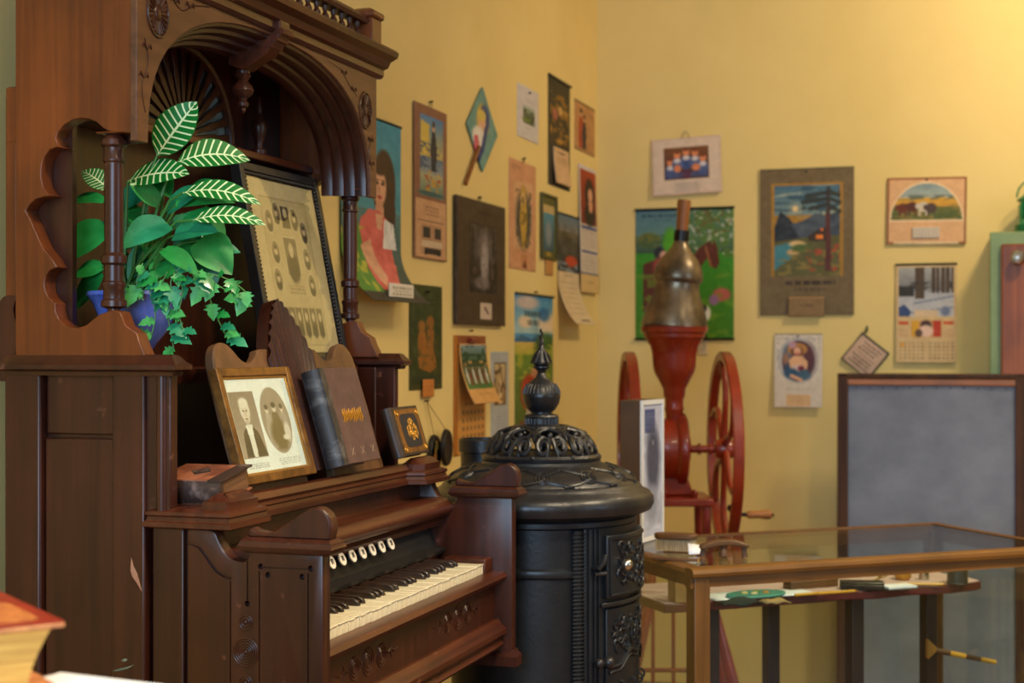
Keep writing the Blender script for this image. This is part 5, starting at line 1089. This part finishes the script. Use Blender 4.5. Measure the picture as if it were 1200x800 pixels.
frame_in.build('beaded_edge', M['ebonized'], CF)
MB().box(-cw / 2 + .003, cw / 2 - .003, -.010, -.002, .003, chh - .003).build('backing', M['organ_d'], CF)
A = Art(120, 140, (206, 178, 138)).noise(0, 0, 1, 1, (5, 5), 4).rect(.16, .10, .84, .96, (186, 158, 118), .55).line([(.16, .10), (.84, .10), (.84, .96), (.16, .96), (.16, .10)], .004, (150, 124, 90), .7)
def oval(x, y, rx=.055, ry=.065):
    A.ell(x, y, rx * 1.15, ry * 1.12, (214, 190, 152), .05).ell(x, y, rx, ry, (136, 112, 84), .06).ell(x, y + ry * .55, rx * .7, ry * .45, (56, 44, 36), .3).ell(x, y - ry * .1, rx * .36, ry * .40, (206, 178, 144), .3).ell(x, y - ry * .42, rx * .36, ry * .2, (60, 46, 38), .4)
for x, y in ((.25, .24), (.37, .19), (.63, .21), (.75, .28), (.27, .42), (.73, .44), (.24, .58), (.74, .60)): oval(x, y)
A.rect(.44, .14, .56, .27, (70, 56, 44)).ell(.5, .18, .03, .03, (200, 172, 140), .3).rect(.40, .32, .60, .56, (214, 190, 152)).rect(.41, .33, .59, .55, (120, 98, 74)).ell(.5, .50, .08, .09, (50, 40, 34), .4).ell(.5, .40, .035, .045, (206, 178, 144), .3).text(.38, .60, .62, .66, 3, (120, 96, 70), .6)
for k in range(6): A.rect(.20 + k * .105, .74, .29 + k * .105, .90, (110, 90, 68)).ell(.245 + k * .105, .79, .022, .026, (206, 178, 144), .3).ell(.245 + k * .105, .87, .034, .045, (52, 42, 36), .4)
sheet('portrait_sheet', A, cw - .05, chh - .05, CF, .002, origin=(0, -.0145, .025))
MB().box(-cw / 2 + .016, cw / 2 - .016, -.0175, -.0165, .016, chh - .016).build('glazing', M['glass'], CF)
# ================================================================ potted plant
pc = Vector((OX + .165, OY + .145, 1.188)); DP = -pc.x * SY + pc.y * CY
PL = thing('potted_plant', 'blue glazed pot of trailing ivy and white-veined leaves standing in the organ side niche', 'potted plant', tuple(pc))
MB().lathe([(.036, 0), (.040, .004), (.036, .012), (.026, .022), (.024, .030), (.034, .044), (.052, .066), (.064, .092), (.070, .108), (.078, .118), (.082, .122), (.080, .128), (.068, .128), (.064, .116), (.05, .11)], n=36).build('pot', M['pot'], PL)
MB().lathe([(.001, .113), (.066, .113)], n=24).build('soil', mat('potting_soil', (46, 34, 26), .95), PL)
def leaf_mat(name):
    m, nt, b = newmat(name); N = nt.nodes; K = nt.links
    uv = N.new('ShaderNodeUVMap'); sx = N.new('ShaderNodeSeparateXYZ'); K.new(uv.outputs[0], sx.inputs[0])
    def mth(op, a, bb=None):
        n = N.new('ShaderNodeMath'); n.operation = op
        for i, v in enumerate((a, bb)):
            if v is None: continue
            if isinstance(v, (int, float)): n.inputs[i].default_value = v
            else: K.new(v, n.inputs[i])
        return n.outputs[0]
    ax = mth('ABSOLUTE', mth('SUBTRACT', sx.outputs[0], .5))                # distance from midrib
    st = mth('SINE', mth('MULTIPLY', mth('SUBTRACT', sx.outputs[1], mth('MULTIPLY', ax, .22)), 62.0))
    s1 = mth('GREATER_THAN', st, .70); s2 = mth('LESS_THAN', ax, .03); w = mth('MAXIMUM', s1, s2); w = mth('MULTIPLY', w, mth('LESS_THAN', ax, .47))
    mx = N.new('ShaderNodeMix'); mx.data_type = 'RGBA'; mx.inputs[6].default_value = L((14, 104, 36)); mx.inputs[7].default_value = L((206, 222, 170)); K.new(w, mx.inputs[0])
    K.new(mx.outputs[2], b.inputs['Base Color']); b.inputs['Roughness'].default_value = .38; return m
M['zebra'] = leaf_mat('white_veined_leaf')
def leaf(name, b, t, wid, mt, droop=.0, shape='oval', cup=.15, face=None, nu=8, nv=10):
    """leaf blade from point b to t (world), half-width wid, drooping in the middle; returns object"""
    b, t = Vector(b), Vector(t); d = t - b; ln = d.length; e = d.normalized()
    view = (Vector((0, 0, EYE)) - (b + t) / 2).normalized()
    n0 = Vector(face).normalized() if face else (view * .75 + Vector((0, 0, 1)) * .65).normalized()
    s = e.cross(n0).normalized(); n = s.cross(e).normalized()
    def width(v):
        if shape == 'oval': return math.sin(PI * v ** .85) ** .75 if 0 < v < 1 else 0
        if shape == 'heart': return (math.sin(PI * min(1, v * .86 + .14)) ** .8) * (1 - v * .25) if v < 1 else 0
        k = [(0, .25), (.12, .75), (.25, .5), (.38, 1.0), (.5, .5), (.66, .62), (.82, .3), (1, 0)]
        return float(np.interp(v, [a for a, _ in k], [c for _, c in k]))
    co = []; uvs = []
    for j in range(nv + 1):
        v = j / nv; wv = max(.012, width(v)) * wid
        mid = b + d * v + Vector((0, 0, 1)) * (droop * ln * 4 * v * (1 - v))
        for i in range(nu + 1):
            u = i / nu; q = 2 * u - 1
            co.append(mid + s * (q * wv) + n * (abs(q) * wv * cup) - pc); uvs.append((u, v))
    fs = [(j * (nu + 1) + i, j * (nu + 1) + i + 1, (j + 1) * (nu + 1) + i + 1, (j + 1) * (nu + 1) + i) for j in range(nv) for i in range(nu)]
    me = bpy.data.meshes.new(name); me.from_pydata([tuple(c) for c in co], [], fs); ul = me.uv_layers.new(name='UVMap')
    for lp in me.loops: ul.data[lp.index].uv = uvs[lp.vertex_index]
    me.polygons.foreach_set('use_smooth', [True] * len(me.polygons)); me.materials.append(mt)
    o = bpy.data.objects.new(name, me); COL.objects.link(o); o.parent = PL; return o
crown = pc + Vector((0, 0, .13))
def stem_to(p, sag=.02):
    p = Vector(p); b = crown + Vector((random.uniform(-.02, .02), random.uniform(-.02, .02), -.02)); mid = (b + p) / 2 + Vector((0, 0, sag))
    MB().tube([b - pc, (b * .6 + mid * .4) + Vector((0, 0, sag * .6)) - pc, mid - pc, (mid * .45 + p * .55) + Vector((0, 0, sag * .5)) - pc, p - pc], [.0032, .003, .0028, .0025, .002], 6).build('stem', M['stem'], PL)
D = DP
for b, t, wpx, db, dt, dr in (((184, 182), (231, 119), 21, -.03, -.03, .02), ((208, 190), (293, 188), 19, -.02, .02, .10), ((150, 212), (222, 204), 19, -.02, -.06, .06), ((214, 226), (306, 240), 13, -.05, -.05, .10), ((226, 258), (312, 264), 12, -.07, -.06, .10), ((128, 222), (96, 200), 13, .02, .02, .05)):
    k = D / 1750 * 1.2; pb, pt = at(*b, D + db), at(*t, D + dt); leaf('veined_leaf', pb, pt, wpx * k, M['zebra'], dr); stem_to(pb, .03)
for b, t, wpx, db, dt, dr, kk in (((122, 235), (75, 243), 9, .0, .02, .12, 'leafd'), ((124, 266), (70, 312), 21, -.0, .0, .10, 'leafd'), ((120, 312), (86, 325), 12, 0, 0, .06, 'leafd'), ((118, 318), (84, 366), 13, .0, .02, .02, 'leafd'), ((196, 262), (143, 292), 19, -.05, -.09, .10, 'leafb'), ((186, 238), (152, 216), 14, -.03, -.05, .05, 'leafd'), ((204, 276), (256, 272), 17, -.05, -.07, .10, 'leafb'), ((196, 246), (240, 220), 14, -.02, -.04, .06, 'leafb'), ((206, 240), (276, 238), 10, -.03, -.02, .08, 'leafd'), ((232, 282), (272, 322), 26, -.03, -.02, .08, 'leafd'), ((192, 292), (233, 324), 12, -.08, -.10, .06, 'leafd'), ((170, 250), (160, 270), 16, -.0, -.05, .06, 'leafd'), ((215, 250), (232, 286), 18, .02, .0, .08, 'leafb'), ((160, 240), (140, 262), 16, .04, .02, .06, 'leafd'), ((200, 300), (178, 330), 15, .0, -.05, .06, 'leafd'), ((240, 300), (248, 345), 15, .0, .0, .06, 'leafb'), ((178, 285), (150, 330), 14, .0, -.02, .06, 'leafb'), ((226, 300), (205, 322), 16, .0, -.03, .05, 'leafb'), ((180, 205), (200, 232), 15, .03, .0, .05, 'leafd'), ((232, 245), (262, 300), 18, .05, .03, .05, 'leafd'), ((170, 225), (128, 250), 15, .03, .03, .08, 'leafb'), ((150, 255), (108, 285), 14, .03, .03, .06, 'leafb'), ((214, 262), (268, 255), 13, -.02, -.02, .08, 'leafd'), ((180, 262), (172, 300), 17, .02, -.03, .06, 'leafd'), ((236, 292), (282, 296), 13, .0, .01, .08, 'leafb'), ((206, 288), (246, 310), 15, .0, -.02, .06, 'leafd'), ((158, 270), (132, 300), 15, .02, .0, .06, 'leafd'), ((196, 200), (168, 218), 13, .02, .0, .06, 'leafd'), ((222, 228), (258, 214), 11, .03, .03, .08, 'leafd'), ((222, 270), (216, 318), 16, .03, .02, .04, 'leafb'), ((150, 300), (126, 342), 13, .03, .03, .04, 'leafd')):
    k = D / 1750; pb, pt = at(*b, D + db), at(*t, D + dt); leaf('leaf', pb, pt, wpx * k * 1.15, M[kk], dr, 'heart'); stem_to(pb, .02)
# ivy trails
rg_ = random.Random(21)
trails = [[(196, 318), (188, 340), (194, 362), (200, 388), (204, 412)], [(186, 322), (176, 340), (182, 368), (176, 398)], [(205, 315), (214, 338), (210, 366), (216, 392)], [(222, 320), (250, 322), (272, 330), (290, 345), (284, 352)], [(228, 325), (242, 340), (250, 362), (262, 388), (268, 398)], [(212, 312), (200, 330), (206, 352)], [(170, 316), (160, 330), (168, 352)], [(232, 318), (258, 336), (276, 346)]]
for tr in trails:
    w3 = [at(x, y, D - .095 + .012 * i * (1 if tr[-1][0] > 230 else 0)) for i, (x, y) in enumerate(tr)]
    path = curve([tuple(v) for v in w3], 4); MB().tube([Vector(q) - pc for q in path], .0013, 5).build('trailing_stem', M['stem'], PL)
    for i in range(1, len(path), 2):
        q = Vector(path[i]); a = rg_.uniform(0, 2 * PI); ln = rg_.uniform(.022, .038)
        dv = Vector((CY, SY, 0)) * math.cos(a) * ln + Vector((0, 0, 1)) * (math.sin(a) * .6 - .35) * ln + Vector((SY, -CY, 0)) * .006
        leaf('ivy_leaf', q, q + dv, ln * .50, M[rg_.choice(('leafi', 'leafi', 'leafd', 'leafb'))], .08, 'star', .1, nu=4, nv=8)
# ================================================================ on the showcase top
def case_item(name, label, cat, px, py, z=SZ, rz=0):
    q = on_z(px, py, z); return thing(name, label, cat, tuple(q), rz)
dkw = wood('brush_wood', (64, 40, 22), (120, 82, 46), 'x', .45)
t = case_item('clothes_brush', 'dark wooden clothes brush with pale bristles lying on the showcase glass', 'brush', 792, 645, SZ, YAW - .35)
MB().prism(roundrect(-.055, .055, -.022, .022, .020), 'z', .030, .044).build('back', dkw, t, bevel=.004)
br = mat('pale_bristle', (196, 178, 146), .8, c2=(150, 128, 96), scale=(200, 200, 10)); m = MB()
for i in range(16):
    for j in range(5): m.tube([(-.046 + i * .0061, -.014 + j * .007, .031), (-.047 + i * .0063, -.015 + j * .0074, .0005)], [.0026, .0022], 5)
o = m.build('bristles', br, t); o['kind'] = 'stuff'
t = case_item('wood_strip', 'thin flat wooden strip lying in front of the clothes brush', 'wood strip', 796, 657, SZ, YAW - .3)
MB().box(-.065, .06, -.009, .009, 0, .007).box(.05, .064, -.010, .010, 0, .009).build('strip', dkw, t, bevel=.002); MB().box(.046, .05, -.0095, .0095, 0, .0085).build('brass_band', gilt, t)
t = case_item('paper_tag', 'small folded white paper tag beside the clothes brush', 'tag', 815, 649, SZ, YAW + .4)
MB().add([(-.024, -.010, .002), (.018, -.014, .002), (.024, .010, .020), (-.014, .012, .026)], [(0, 1, 2, 3)]).build('paper', M['paper'], t, solid=.001)
t = case_item('curved_brush', 'curved wooden brush head with round knob lying on the showcase glass', 'brush', 848, 653, SZ, YAW + .05)
MB().prism(curve([(-.058, .020), (-.03, .026), (0, .030), (.03, .029), (.056, .024), (.060, .032), (.03, .042), (0, .044), (-.03, .040), (-.058, .030)], 3), 'y', -.016, .016).build('back', dkw, t, bevel=.003)
MB().lathe([(.008, 0), (.012, .004), (.012, .016), (.008, .022), (.009, .031)], (0, 0, 0), 16).build('knob', dkw, t)
for s in (-1, 1): MB().tube([(s * .05, 0, .026), (s * .052, 0, 0)], [.006, .0075], 8).build('foot', dkw, t)
# tall shadow box
q = on_z(751, 636, SZ); bx = thing('shadow_box', 'tall narrow brown box with white framed front holding an old photograph, on the showcase', 'display box', (q.x, q.y, SZ), YAW + math.radians(62))
BH = .372; BW = .150; BD = .060    # local x along the face, local -y is the face normal
brn = mat('brown_box_side', (84, 60, 40), .6, c2=(70, 48, 32), scale=(8, 8, 8)); whf = mat('white_box_front', (214, 214, 216), .5)
MB().box(-.0, BW, .002, BD, 0, BH).build('box', brn, bx, bevel=.002)
MB().box(0, .010, -.004, .002, 0, BH).box(BW - .010, BW, -.004, .002, 0, BH).box(.01, BW - .01, -.004, .002, 0, .012).box(.01, BW - .01, -.004, .002, BH - .012, BH).build('front_frame', whf, bx)
A = Art(40, 100, (176, 180, 200)).rect(.12, .04, .66, .22, (70, 80, 126)).cal(.14, .06, .60, .18, 4, 5, (120, 128, 156), .8).noise(0, .2, 1, .95, (6, 16), 26).ell(.55, .42, .34, .26, (74, 76, 96), .6).person(.55, .24, .36, (74, 76, 90), (150, 150, 160), (60, 60, 70), .2).ell(.5, .76, .3, .14, (136, 140, 158), .6)
sheet('photograph', A, BW - .02, BH - .024, bx, .001, origin=(BW / 2, -.0005, .012))
# ================================================================ on the work table inside the case
def wt(name, label, cat, px, py, rz=0, group=None): q = on_z(px, py, TZ + .002); return thing(name, label, cat, (q.x, q.y, TZ + .002), rz, group)
t = wt('paper_sheet', 'white sheet of paper under the paint palette', 'paper', 890, 697, SR); MB().grid(lambda u, v: (-.15 + .30 * u, -.045 + .10 * v, .0022 + .002 * math.sin(5 * u) * v), 8, 5).build('sheet', M['paper'], t, solid=.0006)
t = wt('paint_palette', 'oval turquoise paint palette with dabs of colour inside the showcase', 'palette', 886, 699, SR + .1)
MB().prism([(.085 * math.cos(a), .048 * math.sin(a)) for a in [2 * PI * k / 30 for k in range(30)]], 'z', .004, .010).build('plate', mat('turquoise', (52, 126, 120), .4, c2=(70, 146, 130), scale=(14, 14, 14)), t, bevel=.002)
for k, cc in enumerate(((196, 180, 120), (206, 190, 150), (110, 130, 60), (176, 120, 50))): MB().ball((-.03 + k * .018, .008 * (-1) ** k, .011), .010, 10, (1, .8, .35)).build('paint_dab', mat('dab%d' % k, cc, .4), t)
t = wt('dark_cloth', 'crumpled dark green cloth in front of the palette', 'cloth', 866, 708, SR)
MB().grid(lambda u, v: (-.055 + .11 * u, -.022 + .044 * v, .004 + .012 * math.sin(PI * u) * math.sin(PI * v) + .004 * math.sin(9 * u + 5 * v)), 14, 8).build('cloth', mat('dark_cloth', (34, 46, 38), .9), t, solid=.003)
t = wt('folded_rag', 'folded tan rag beside the palette', 'cloth', 908, 706, SR)
MB().grid(lambda u, v: (-.035 + .07 * u, -.02 + .04 * v, .004 + .008 * math.sin(PI * u) * math.sin(PI * v) + .002 * math.sin(11 * u)), 12, 6).build('cloth', mat('tan_rag', (176, 146, 92), .9), t, solid=.003)
t = wt('wooden_box', 'shallow brown wooden pencil box inside the showcase', 'box', 950, 688, SR + .06); MB().box(-.075, .075, -.018, .018, 0, .016).build('tray', dkw, t, bevel=.002); MB().box(-.076, .076, -.019, .019, .016, .021).build('lid', dkw, t, bevel=.002)
t = wt('black_case', 'flat black instrument case inside the showcase', 'case', 1010, 690, SR - .5); MB().box(-.055, .055, -.022, .022, 0, .014).build('tray', M['blackwood'], t, bevel=.002); MB().box(-.055, .055, -.022, .022, .014, .021).build('lid', M['blackwood'], t, bevel=.003)
yel = mat('yellow_pencil', (206, 152, 40), .4)
for px, py, a, w_, ll in ((955, 697, .05, 'in front of the wooden pencil box', .06), (980, 695.5, .0, 'beside the flat black case', .055), (1078, 686, -.42, 'beside the silver paint tube', .06)):
    t = wt('pencil', 'yellow pencil lying ' + w_, 'pencil', px, py, SR + a); MB().tube([(-ll, 0, .004), (ll, 0, .004)], .0038, 6).build('shaft', yel, t, smooth=0); MB().tube([(ll, 0, .004), (ll + .012, 0, .0035)], [.0036, .0006], 6).build('tip', M['oak_x'], t)
t = wt('grey_notebook', 'thin grey notebook lying inside the showcase', 'notebook', 1052, 689, SR); MB().box(-.045, .045, -.025, .025, 0, .004).build('cover', mat('grey_cover', (96, 100, 96), .6), t, bevel=.001); MB().box(-.044, .043, -.024, .024, .004, .008).build('pages', M['paper'], t)
t = wt('paint_tube', 'silver paint tube standing among pencils inside the showcase', 'paint tube', 1083, 679, SR)
MB().lathe([(.014, 0), (.014, .026), (.008, .030), (.006, .038), (.002, .039)], n=16).build('tube', M['nickel'], t)
t = wt('brass_pot', 'small brass pot behind the notebook inside the showcase', 'pot', 1058, 679, SR); MB().lathe([(.016, 0), (.022, .008), (.022, .024), (.016, .032), (.018, .036), (.014, .036)], n=18).build('body', gilt, t)
t = wt('twig_bundle', 'small yellowish dried bundle behind the black case', 'dried plant', 1030, 681, SR); m = MB()
for k in range(9): m.tube([(-.03 + .004 * k, -.006 + .0016 * k, .003), (.0, 0, .008 + .001 * k), (.03 - .003 * k, .006 - .002 * k, .012)], .002, 5)
m.build('twigs', mat('dry_twig', (150, 120, 54), .8), t)
t = wt('tin_can', 'dark dented tin can at the right end of the small red table', 'can', 1122, 684, SR); MB().lathe([(.028, 0), (.029, .003), (.027, .005), (.027, .046), (.029, .048), (.029, .051), (.025, .051), (.024, .01)], n=24).build('can', mat('dull_tin', (92, 92, 88), .4, .7, c2=(60, 60, 58), scale=(14, 14, 14)), t)
t = wt('cardboard_box', 'small tan cardboard box at the left end of the small red table', 'box', 800, 704, SR - .1); MB().box(-.03, .03, -.025, .025, 0, .052).build('carton', mat('cardboard', (150, 112, 62), .8), t, bevel=.002); MB().box(-.031, .031, -.026, .0, .052, .0545).box(-.031, .031, .001, .026, .052, .0545).build('flap', mat('cardboard_flap', (166, 126, 74), .8), t)
# hand brush fixed to the table leg
best = None
for dd in np.linspace(3.4, 4.6, 240):
    q = SCI @ at(1088, 760, float(dd))
    if best is None or abs(q.y - .46 + .025) < best[0]: best = (abs(q.y - .46 + .025), at(1088, 760, float(dd)), float(dd))
t = thing('hand_brush', 'long handled brush with banded yellow and brown handle against the black table leg', 'brush', tuple(best[1]), YAW)
MB().prism([(-.006, -.024), (-.002, -.028), (.014, -.012), (.020, -.007), (.020, .007), (.014, .012), (-.002, .028), (-.006, .024)], 'y', -.010, .010).build('bristles', mat('bristle_tan', (176, 120, 40), .8), t, bevel=.002)
sl = -.20
for k in range(4):
    x0_, x1_ = .018 + k * .043, .018 + (k + 1) * .043; MB().tube([(x0_, 0, sl * x0_), (x1_, 0, sl * x1_)], [.0085 - .0006 * k, .0079 - .0006 * k], 12).build('handle_band', yel if k % 2 == 1 or k == 3 else dkw, t)
# ================================================================ foreground book and paper on a side table
TT = .915
a = on_z(70, 785, TT)
FT = thing('side_table', 'small dark side table holding the red book and white papers', 'table', (a.x, a.y, 0), YAW - .447)
MB().box(-.42, .22, -.40, -.004, TT - .032, TT - .003).build('table_top', M['organ_h'], FT, bevel=.006)
for x in (-.38, .18):
    for y in (-.36, -.045): MB().lathe([(.018, FL), (.022, .05), (.014, .12), (.020, .45), (.016, .75), (.024, .80), (.024, TT - .03)], (x, y, 0), 16).build('leg', M['organ_v'], FT)
# red book: top front-right corner at (77,728)
bz = TT - .003; bt_ = .066
c0_ = on_z(77, 727, bz + bt_); c1_ = on_z(0, 692, bz + bt_); ang = math.atan2(c1_.y - c0_.y, c1_.x - c0_.x)
RB = thing('red_book', 'thick antique book with red and orange patterned cover lying on the side table', 'book', (c0_.x, c0_.y, bz), ang)
# local x runs away from the corner along the cover edge, local +y to the left of it
rc = mat('red_pattern_cover', (150, 40, 20), .45, c2=(120, 26, 14), scale=(14, 14, 14)); oc = mat('orange_mottle', (206, 128, 66), .5, c2=(150, 76, 36), scale=(90, 90, 90), bump=.2, bscale=200); ed = mat('worn_board_edge', (206, 140, 86), .7, c2=(160, 96, 60), scale=(60, 60, 60))
bl_, bwid = .27, .22
MB().box(0, bl_, 0, bwid, bt_ - .006, bt_ - .0012).build('front_board', ed, RB, bevel=.002)
MB().box(.001, bl_ - .001, .001, bwid - .001, bt_ - .0015, bt_).build('cover_paper', rc, RB)
for x0_, x1_, y0_, y1_ in ((.016, .125, .016, .20), (.140, .255, .016, .20)): MB().prism(roundrect(x0_, x1_, y0_, y1_, .012), 'z', bt_, bt_ + .0008).build('mottled_panel', oc, RB)
MB().box(0, bl_, 0, bwid, 0, .005).build('back_board', ed, RB, bevel=.002)
n = 10; d_ = bt_ - .011; fe = [(.010 + .022 * (1 - (k / n) ** 1.6), .005 + d_ * k / n) for k in range(n + 1)]
pg = MB(); pg.prism([(bwid - .004, .005), *[(a_, b_) for a_, b_ in fe], (bwid - .004, .005 + d_)], 'x', .008, bl_ - .008); pg.build('pages', mat('golden_pages', (214, 166, 78), .6, c2=(176, 120, 48), scale=(6, 6, 260)), RB)
# loose white papers
PP = thing('paper_sheets', 'loose white papers on the corner of the side table below the red book', 'paper', (a.x, a.y, TT - .003), YAW - .447)
for k in range(3): MB().box(.0 + .002 * k, .24 - .003 * k, -.30 + .002 * k, .0 - .0015 * k, .0007 * k, .0007 * k + .0006).build('sheet', M['paper'], PP)
